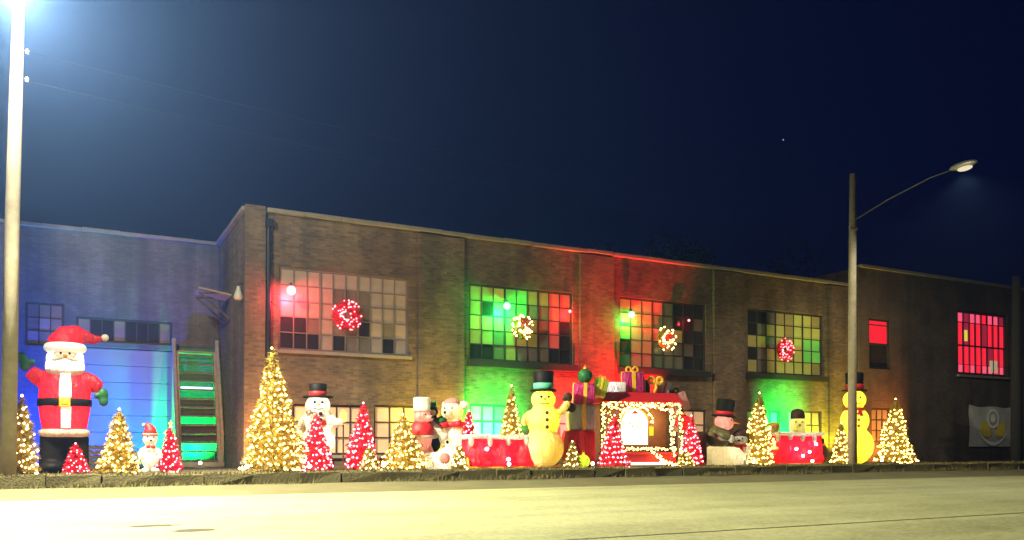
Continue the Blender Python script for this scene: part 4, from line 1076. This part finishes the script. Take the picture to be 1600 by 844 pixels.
mb = MB(); mb.lathe([(.36, .98), (.40, 1.05), (.38, 1.3), (.24, 1.46), (.19, 1.5)], 26, .92); mb.build('vest', M['n_redflat'], pb, smooth=True)
mb = MB(); mb.lathe([(.37, .93), (.42, .95), (.42, 1.03), (.37, 1.05)], 26, .92); mb.build('vest_trim', M['n_white'], pb, smooth=True)
mb = MB(); mb.tube([(.30, -.1, 1.36), (.46, -.22, 1.22), (.60, -.34, 1.02)], [.13, .13, .10], 12); mb.ball((.62, -.36, 1.0), .12, 10, 8); mb.build('arm', M['n_white'], pb, fuse=.025)
mb = MB(); mb.lathe([(0, 1.78), (.28, 1.78), (.29, 1.84), (.26, 1.86), (.27, 2.18), (.24, 2.22), (0, 2.22)], 24); mb.build('hat', M['n_white'], pb, smooth=True)
for s in (-1, 1):
    mb = MB(); mb.ball((s * .11 + .06, -.27, 1.68), .03, 8, 6); mb.build('eye', M['n_black'], pb, smooth=True)
mb = MB(); mb.ball((.1, -.43, 1.59), .04, 8, 6); mb.build('nose', M['n_black'], pb, smooth=True)

sn = thing('snow_mound', 'white glowing snow mound under the penguin and the yellow cub', 'inflatable', (10.3, -2.75, 0), facing(10))
mb = MB(); mb.ball((-.35, 0, .25), (.42, .4, .28)); mb.ball((.2, 0, .32), (.5, .45, .36)); mb.ball((.62, .15, .3), (.35, .4, .34)); mb.build('body', M['n_white'], sn, fuse=.035)
inner(sn, (-.1, -.05, .28), (1, .92, .6), 14); inner(sn, (.4, 0, .3), (1, .92, .6), 12)
mb = MB(); mb.ball((-.02, -.42, .34), (.17, .06, .17)); mb.build('snowball', M['n_pink'], sn, smooth=True)
pg = thing('penguin', 'black and grey penguin between polar bear and yellow cub', 'inflatable', (10.2, -2.1, .5), facing(10))
mb = MB(); mb.ball((0, 0, .75), (.27, .24, .42)); mb.ball((-.02, -.02, 1.3), (.19, .18, .19)); mb.tube([(-.2, 0, .95), (-.36, -.05, .8), (-.42, -.08, .6)], [.09, .08, .04], 10); mb.tube([(.18, 0, 1.0), (.34, -.05, 1.14), (.44, -.06, 1.22)], [.09, .08, .04], 10); mb.ball((0, 0, .3), (.26, .24, .3)); mb.build('body', M['n_black'], pg, fuse=.025)
mb = MB(); mb.ball((.02, -.12, .72), (.19, .15, .34)); mb.ball((-.02, -.12, 1.27), (.12, .1, .12)); mb.build('belly', paint("grey_belly", (.45, .42, .38), .6, .15), pg, fuse=.02)
mb = MB(); mb.tube([(-.03, -.18, 1.28), (-.04, -.34, 1.26)], [.05, .015], 8); mb.build('beak', M['n_orange'], pg, smooth=True)
mb = MB(); mb.tube([(0, 0, 1.4), (.02, 0, 1.55), (.10, 0, 1.62)], [.16, .09, .03], 12); mb.build('cap', M['n_green'], pg, smooth=True)
cub = thing('bear_cub', 'yellow glowing bear cub with pink beanie and red scarf on the snow mound', 'inflatable', (10.85, -2.25, .45), facing(10.8) - .35)
mb = MB(); mb.ball((0, 0, .42), (.42, .36, .46)); mb.ball((-.04, -.04, 1.36), (.36, .33, .34)); mb.ball((-.14, -.34, 1.28), (.17, .17, .14)); mb.ball((.32, 0, 1.56), (.17, .09, .14)); mb.ball((-.28, .02, 1.58), (.12, .08, .12)); mb.cyl((0, 0, .7), (0, 0, 1.2), .30, .26); mb.ball((-.34, -.2, .5), (.14, .16, .2)); mb.build('body', M['n_white'], cub, fuse=.03)
inner(cub, (0, 0, .42), (1, .85, .45), 11); inner(cub, (-.04, -.02, 1.36), (1, .85, .12), 8)
mb = MB(); mb.ball((-.04, -.02, 1.62), (.27, .25, .17)); mb.build('beanie', M['n_pink'], cub, smooth=True)
mb = MB(); mb.torus((0, 0, .94), .30, .10, 28, 10, Matrix.Rotation(R(90), 4, 'X')); mb.tube([(-.1, -.33, .92), (-.4, -.45, .86)], [.10, .10], 10); mb.tube([(.1, -.33, .92), (.32, -.4, .98)], [.09, .10], 10); mb.build('scarf', M['n_redflat'], cub, smooth=True)
mb = MB(); mb.tube([(-.22, -.2, 1.08), (-.4, -.35, 1.0), (-.62, -.4, 1.06)], [.12, .12, .08], 10); mb.build('sleeve', M['n_green'], cub, smooth=True)
mb = MB(); mb.ball((-.16, -.5, 1.31), .045, 8, 6); mb.build('nose', M['n_black'], cub, smooth=True)
for s in (-1, 1):
    mb = MB(); mb.ball((s * .12 - .08, -.35, 1.45), .032, 8, 6); mb.build('eye', M['n_black'], cub, smooth=True)
mb = MB(); mb.ball((-.1, -.37, .38), .05, 10, 8); mb.build('button', M['n_black'], cub, smooth=True)

M['bulb_star'] = glow('white_pink_bulb', (1.0, .75, .9), 16)
# ---- red sleighs with white fur trim
def sleigh(label, x0, x1, Y, h, n, seed, hot):
    rg = random.Random(seed)
    L = x1 - x0
    t = thing('sleigh', label, 'sleigh', (x0, Y, 0), 0, 'red inflatable sleighs')
    mb = MB()
    for k in range(n):
        cx = L * (k + .5) / n
        mb.ball((cx, rg.uniform(-.05, .05), h * .46), (L / n * .56, .56, h * .50), 20, 14)
        mb.ball((cx + rg.uniform(-.05, .05), -.15, h * .20), (L / n * .58, .42, h * .22), 18, 12)
    mb.box((L / 2, -0.02, h * .52), (L * .97, .52, h * .84))
    mb.build('body', M['n_red'], t, fuse=.04, relax=5)
    mb = MB()
    for k in range(int(L / .16)):
        x_ = .16 * k + .08
        mb.ball((x_, -.08 + rg.uniform(-.05, .05), h * .97 + .015 * math.sin(x_ * 3)), (.15, .50, .08))
        if k % 4 == 0:
            mb.ball((x_, -.46, h * .90 - rg.uniform(0, .10)), (.085, .10, rg.uniform(.12, .22)))
    mb.build('fur_trim', M['n_white'], t, fuse=.03)
    for (hx, hz, p_) in hot:
        lamp('inner_light', 'POINT', (1.0, .5, .75), p_, t, (hx, -.22, hz), .04)
    for k in range(n):
        lamp('inner_light', 'POINT', (1.0, .42, .48), 40, t, (L * (k + .5) / n, .1, h * .5), .06)
    for (hx, hz, p_) in hot:
        mb = MB(); mb.ball((hx, -.58, hz), .055, 12, 8); mb.build('bulb', M['bulb_star'], t, smooth=True)
    for k in range(2 * n):
        lamp('trim_light', 'POINT', (1.0, .85, .62), 4.5, t, (L * (k + .5) / (2 * n), -.10, h * .975), .03)
    for s in (-1, 1):
        mb = MB(); mb.tube([(-.05, s * .35 - .1, .35), (0.0, s * .35 - .1, .06), (.3, s * .35 - .1, .035), (L - .2, s * .35 - .1, .035), (L + .05, s * .35 - .1, .1)], .035, 8); mb.build('runner', M['n_gold'], t, smooth=True)
    return t
sleigh('long red inflatable sleigh with white fur trim in front of the green wall', 10.85, 14.05, -2.95, 1.02, 4, 51, ((.55, .62, 10), (1.3, .3, 5), (2.2, .6, 12), (2.35, .3, 9)))
sleigh('short red inflatable sleigh with white fur trim and a bear riding in it', 23.75, 26.4, -2.75, 1.22, 3, 52, ((.9, .62, 9), (1.6, .5, 9), (1.25, .35, 9), (1.95, .8, 5)))
mb = MB(); sk = thing('gift_sack', 'small red sack at the left end of the short red sleigh', 'sack', (23.5, -3.25, 0), 0)
mb.ball((0, 0, .30), (.34, .3, .32)); mb.ball((0, 0, .58), (.2, .18, .12)); mb.build('bag', M['n_red'], sk, fuse=.03)
mb = MB(); mb.torus((0, 0, .64), .17, .06, 22, 8, Matrix.Rotation(R(90), 4, 'X')); mb.build('fur_collar', M['n_white'], sk, smooth=True)
inner(sk, (0, 0, .3), (1, .5, .5), 5)
yb = thing('bear_rider', 'yellow glowing bear with brown cap riding in the short red sleigh', 'inflatable', (25.75, -2.35, .75), facing(25.7))
mb = MB(); mb.ball((0, 0, .25), (.34, .3, .4)); mb.ball((0, -.02, .85), (.33, .30, .34)); mb.ball((0, -.3, .78), (.15, .14, .11)); mb.cyl((0, 0, .3), (0, 0, .8), .3, .3); mb.build('body', M['n_white'], yb, fuse=.03)
inner(yb, (0, 0, .35), YEL, 6); inner(yb, (0, 0, .85), YEL, 8)
mb = MB(); mb.lathe([(.27, 1.06), (.29, 1.12), (.26, 1.30), (.19, 1.42), (0, 1.47)], 22); mb.build('cap', M['n_brown'], yb, smooth=True)
for s in (-1, 1):
    mb = MB(); mb.ball((s * .12, -.29, .93), .03, 8, 6); mb.build('eye', M['n_black'], yb, smooth=True)
mb = MB(); mb.ball((0, -.44, .80), .04, 8, 6); mb.build('nose', M['n_brown'], yb, smooth=True)
el = thing('elf_figure', 'small elf with pale head and red jacket at the left of the short sleigh', 'inflatable', (24.15, -2.7, 1.0), facing(24))
mb = MB(); mb.ball((0, 0, .42), (.19, .18, .19)); mb.build('head', M['n_skin'], el, smooth=True); inner(el, (0, 0, .42), YEL, 2.2)
mb = MB(); mb.lathe([(.26, -.1), (.27, .05), (.2, .22), (.12, .28)], 20, .85); mb.build('jacket', M['n_redflat'], el, smooth=True)
mb = MB(); mb.ball((0, .03, .52), (.2, .19, .14)); mb.ball((.16, .02, .46), (.06, .08, .06)); mb.build('cap', M['n_gold'], el, fuse=.02)
for s in (-1, 1):
    mb = MB(); mb.ball((s * .07, -.165, .45), .02, 8, 6); mb.build('eye', M['n_black'], el, smooth=True)
mb = MB(); mb.tube([(-.2, 0, .12), (.0, -.2, .05), (.12, -.24, -.05)], [.08, .07, .06], 10); mb.build('arm', M['n_orange'], el, smooth=True)
bg = thing('gift_sack', 'dark sack with an orange tie between the short sleigh and the tall snowman', 'sack', (27.0, -2.3, 0), 0)
mb = MB(); mb.ball((0, 0, .42), (.4, .34, .44)); mb.ball((.02, 0, .9), (.2, .2, .2)); mb.build('bag', M['n_brown'], bg, fuse=.03)
mb = MB(); mb.torus((0.01, 0, .78), .2, .05, 22, 8, Matrix.Rotation(R(90), 4, 'X')); mb.build('tie', M['n_orange'], bg, smooth=True)

# ---- gift boxes
def gift(label, X, Y, Z, w, d, h, mat, rib, rz=0.0, tilt=0.0, bow=True, light=None, vert=True):
    t = thing('gift_box', label, 'gift box', (X, Y, Z), rz, 'inflatable gift boxes')
    t.rotation_euler = (0, tilt, rz)
    mb = MB(); mb.box((0, 0, h / 2), (w, d, h)); o = mb.build('box', mat, t, bevel=min(w, h) * .10, smooth=True)
    o.modifiers["bevel"].segments = 4
    if light:
        inner(t, (0, 0, h / 2), light[0], light[1])
    e = .014
    if vert:
        mb = MB(); mb.box((0, 0, h / 2), (w * .17, d + 2 * e, h + 2 * e)); mb.build('ribbon', rib, t, bevel=.01)
        mb = MB(); mb.box((0, 0, h / 2), (w + 2 * e + .006, d * .17, h + 2 * e + .006)); mb.build('ribbon', rib, t, bevel=.01)
    if bow:
        for s in (-1, 1):
            mb = MB(); mb.torus((s * w * .16, 0, h + w * .12), w * .12, w * .05, 18, 8, Matrix.Rotation(s * .5, 4, 'Y')); mb.build('bow_loop', rib, t, smooth=True)
        mb = MB(); mb.ball((0, 0, h + w * .07), w * .07, 10, 8); mb.build('bow_knot', rib, t, smooth=True)
    return t
f15 = facing(15.3, .6)
gift('large red gift box at the bottom of the stack left of the booth', 15.3, -2.6, 0, .98, .9, 1.22, M['n_red'], M['n_redflat'], f15, bow=False, light=((1, .5, .5), 12))
gift('silver gift box with gold ribbon in the middle of the left stack', 15.4, -2.55, 1.25, .84, .8, .86, M['silver'], M['n_gold'], f15 + .1, bow=False, light=((.9, .95, 1), 9))
gift('magenta gift box with gold ribbon on top of the left stack', 15.5, -2.55, 2.13, .70, .66, .70, M['n_purple'], M['n_gold'], f15, .05, bow=False, light=((1, .5, .8), 8))
gift('lime gift box leaning beside the green ornament', 16.15, -2.5, 2.42, .42, .42, .62, M['n_lime'], M['n_gold'], f15, .25, light=((1, 1, .5), 5))
def ornament(label, X, Y, Z, r, mat, light=None, hang=True):
    t = thing('ball_ornament', label, 'ornament', (X, Y, Z), 0, 'big ball ornaments')
    mb = MB(); mb.ball((0, 0, r), r, 22, 16); mb.build('ball', mat, t, smooth=True)
    mb = MB(); mb.cyl((0, 0, 2 * r - .01), (0, 0, 2 * r + .06), r * .25, r * .22, 12); mb.torus((0, 0, 2 * r + .09), .035, .008, 14, 6); mb.build('cap', M['n_gold'], t)
    if light:
        inner(t, (0, 0, r), light[0], light[1], .04)
ornament('dark green ball ornament on top of the left gift stack', 15.6, -2.55, 2.85, .25, M['n_green'])
ornament('lime ball ornament on the ground by the red gift box', 14.95, -3.45, 0, .22, M['n_lime'], ((1, 1, .4), 5))
gift('large brown gift box at the bottom of the stack right of the booth', 20.25, -2.4, 0, 1.05, .9, 1.25, M['n_brown'], M['n_brown'], facing(20, .6), bow=False, vert=False)
ornament('red ball ornament on top of the brown gift box', 19.9, -2.45, 1.27, .30, M['n_red'], ((1, .5, .5), 6))
gift('pink and gold gift box with brown ribbon tilted on the right stack', 20.05, -2.1, 1.95, .80, .5, .72, M['n_pink'], M['n_brown'], facing(20, .6), -.35, light=((1, .7, .3), 5))

# ---- lighted booth with gifts on its roof
BX = 18.0
bo = thing('booth', 'lighted booth with red roof and glowing round-topped panel in the middle', 'booth', (BX, -2.1, 0), facing(BX, .25))
W = 1.52
for sx in (-1, 1):
    for yy in (-.5, .45):
        mb = MB(); mb.box((sx * W, yy, 1.12), (.10, .10, 2.24)); mb.build('post', M['wood_dark'], bo, bevel=.01)
mb = MB(); mb.box((0, .42, 1.2), (2 * W - .12, .04, 2.05)); mb.build('back_panel', paint('gold_brown_board', (.15, .065, .025), .6, .4, 5), bo)
mb = MB()
mb.add([(-W - .1, -.7, 2.25), (W + .1, -.7, 2.25), (W + .1, .6, 2.25), (-W - .1, .6, 2.25), (-W + .05, -.35, 2.62), (W - .05, -.35, 2.62), (W - .05, .45, 2.62), (-W + .05, .45, 2.62)],
       [(3, 2, 1, 0), (4, 5, 6, 7), (0, 1, 5, 4), (1, 2, 6, 5), (2, 3, 7, 6), (3, 0, 4, 7)])
mb.build('roof', M['n_redflat'], bo, bevel=.03)
mb = MB(); mb.box((0, -.25, .45), (2 * W - .14, .5, .08)); mb.box((0, -.42, .25), (2 * W - .2, .05, .40)); mb.build('counter', M['n_redflat'], bo, bevel=.02)
mb = MB(); mb.box((0.1, -.62, .10), (1.5, .08, .09)); mb.build('light_bar', glow("white_light_bar", (1.0, .85, .55), 3.0), bo)
# arched glowing panel
mb = MB(); vs = []; n = 24
pts = [(-.50, .72), (.50, .72)] + [(.50 * math.cos(a * math.pi / n), 1.45 + .52 * math.sin(a * math.pi / n)) for a in range(n + 1)]
vs = [(x_ , -.36, z_) for x_, z_ in pts] + [(x_, -.26, z_) for x_, z_ in pts]
k = len(pts)
mb.add(vs, [tuple(range(k))[::-1], tuple(range(k, 2 * k))] + [(i, (i + 1) % k, (i + 1) % k + k, i + k) for i in range(k)], Matrix.Translation((-.18, 0, .05)))
gp = mb.build('glowing_panel', glow("backlit_panel", (1.0, .90, .62), 2.6), bo); gp["label"] = "backlit white round-topped panel"
mb = MB(); mb.tube([(-.18 + x_ * 1.04, -.33, .05 + .02 + (z_ - 1.2) * 1.03 + 1.2) for x_, z_ in pts[2:]], .03, 8); mb.build('panel_rim', M['n_gold'], gp, smooth=True)
mb = MB(); mb.add([(-.34, -.368, 1.86), (-.02, -.368, 1.86), (-.18, -.368, 1.98)], [(0, 1, 2)]); mb.build('painted_cap', M['n_redflat'], gp)
for s in (-1, 1):
    mb = MB(); mb.ball((-.18 + s * .12, -.365, 1.70), (.03, .006, .03), 8, 6); mb.build('painted_eye', M['n_olive'], gp)
    for q in range(2):
        mb = MB(); mb.rbox((-.18 + s * (.20 - q * .1), -.366, 1.52 - q * .12), (.14, .006, .035), 0, 0, s * .7); mb.build('painted_curl', M['n_gold'], gp)
for sx in (-1, 1):
    mb = MB(); mb.box((-.18 + sx * .66, -.33, 1.25), (.16, .06, .32)); mb.build('side_plaque', glow("yellow_plaque", (1.0, .85, .02), 1.1), bo, bevel=.01)
rg = random.Random(77)
def string(name, path, n, spread, mat, parent, r=.026):
    mb = MB()
    pts = [Vector(p) for p in path]
    seg = [(pts[i + 1] - pts[i]).length for i in range(len(pts) - 1)]; tot = sum(seg)
    for q in range(n):
        d = tot * (q + rg.random() * .6) / n
        i = 0
        while i < len(seg) - 1 and d > seg[i]:
            d -= seg[i]; i += 1
        p = pts[i].lerp(pts[i + 1], min(1, d / seg[i])) + Vector((rg.uniform(-spread, spread), rg.uniform(-.05, .02), rg.uniform(-spread, spread)))
        mb.octa(p, r * rg.uniform(.8, 1.25))
    return mb.build(name, mat, parent, kind='stuff')
string('string_lights', [(-W, -.6, .55), (-W, -.6, 2.2), (W, -.6, 2.2), (W, -.6, .35)], 170, .07, M['bulb_gold'], bo)
string('string_lights', [(-W + .2, -.55, .62), (W - .2, -.55, .62)], 60, .05, M['bulb_gold'], bo)
string('string_lights', [(W - .35, -.55, 2.0), (W - .3, -.55, .4)], 60, .10, M['bulb_gold'], bo)
string('string_lights', [(-W + .3, -.5, 2.0), (-W + .3, -.5, .7)], 26, .12, M['bulb_gold'], bo)
string('string_lights', [(-.18 + x_ * 1.25, -.42, .05 + (z_ - 1.2) * 1.18 + 1.2) for x_, z_ in pts[2::2]], 46, .05, M['bulb_gold'], bo)
string('string_lights', [(-W + .15, -.62, 2.12), (-.6, -.6, 1.95), (.3, -.6, 2.12), (W - .15, -.6, 1.9)], 60, .06, M['bulb_gold'], bo)
string('string_lights', [(.35, -.6, .55), (.9, -.7, .12), (W - .1, -.8, .06)], 50, .06, M['bulb_gold'], bo)
lamp('booth_light', 'POINT', (1.0, .72, .35), 40, bo, (.8, -.1, 1.7), .08)
gift('magenta gift box with gold ribbon standing on the booth roof', 17.95, -2.0, 2.63, .78, .5, .74, M['n_purple'], M['n_gold'], facing(18, .5), light=((1, .6, .9), 9))
gift('white gift box lying low at the left of the booth roof', 17.0, -2.05, 2.63, .95, .5, .34, M['n_white'], M['silver'], facing(18, .5), bow=False, vert=False, light=((.95, .9, 1), 7))
gift('small silver gift box at the right end of the booth roof', 19.35, -1.9, 2.63, .40, .4, .46, M['silver'], M['n_redflat'], facing(18, .5), .3, bow=False)
gift('small brown gift box behind the gold bow on the booth roof', 18.62, -1.75, 2.63, .42, .4, .5, M['n_brown'], M['n_gold'], facing(18, .5), bow=False)
bw = thing('gold_bow', 'gold ribbon bow with a long tail standing on the booth roof', 'bow', (18.85, -2.2, 2.63), facing(18, .5))
for s in (-1, 1):
    mb = MB(); mb.torus((s * .15, 0, .46), .11, .055, 22, 10, Matrix.Rotation(s * .4, 4, 'Y')); mb.build('loop', M['n_gold'], bw, smooth=True)
mb = MB(); mb.tube([(0, 0, .42), (.03, 0, .2), (-.08, 0, .0)], [.05, .06, .07], 8); mb.build('tail', M['n_gold'], bw, smooth=True)

# ------------------------------------------------------------------ a lone star
sd = Vector((math.sin(R(45.7)), math.cos(R(45.7)), 0)); 
mb = MB(); mb.octa((0, 0, 0), 0.9)
so = mb.build('star', glow("star_light", (.7, .85, 1.0), 0.8)); so.location = Vector((0, -26.8, 0)) + sd * 900 + Vector((0, 0, 315)); structure(so)

# ------------------------------------------------------------------ haze added to carry the street lamp's lens glare
mb = MB(); mb.box((10, 10, 6.7), (304, 304, 16.4))
hm, hn, hl = nodes_of("lamp_glare_haze")
hn.remove(hn["Principled BSDF"])
pv = hn.new("ShaderNodeVolumePrincipled")
pv.inputs["Color"].default_value = (0.22, 0.42, 1.0, 1)
pv.inputs["Density"].default_value = 0.00095
pv.inputs["Anisotropy"].default_value = 0.68
hl.new(pv.outputs[0], hn["Material Output"].inputs["Volume"])
hz = mb.build('haze', hm); hz["kind"] = "stuff"
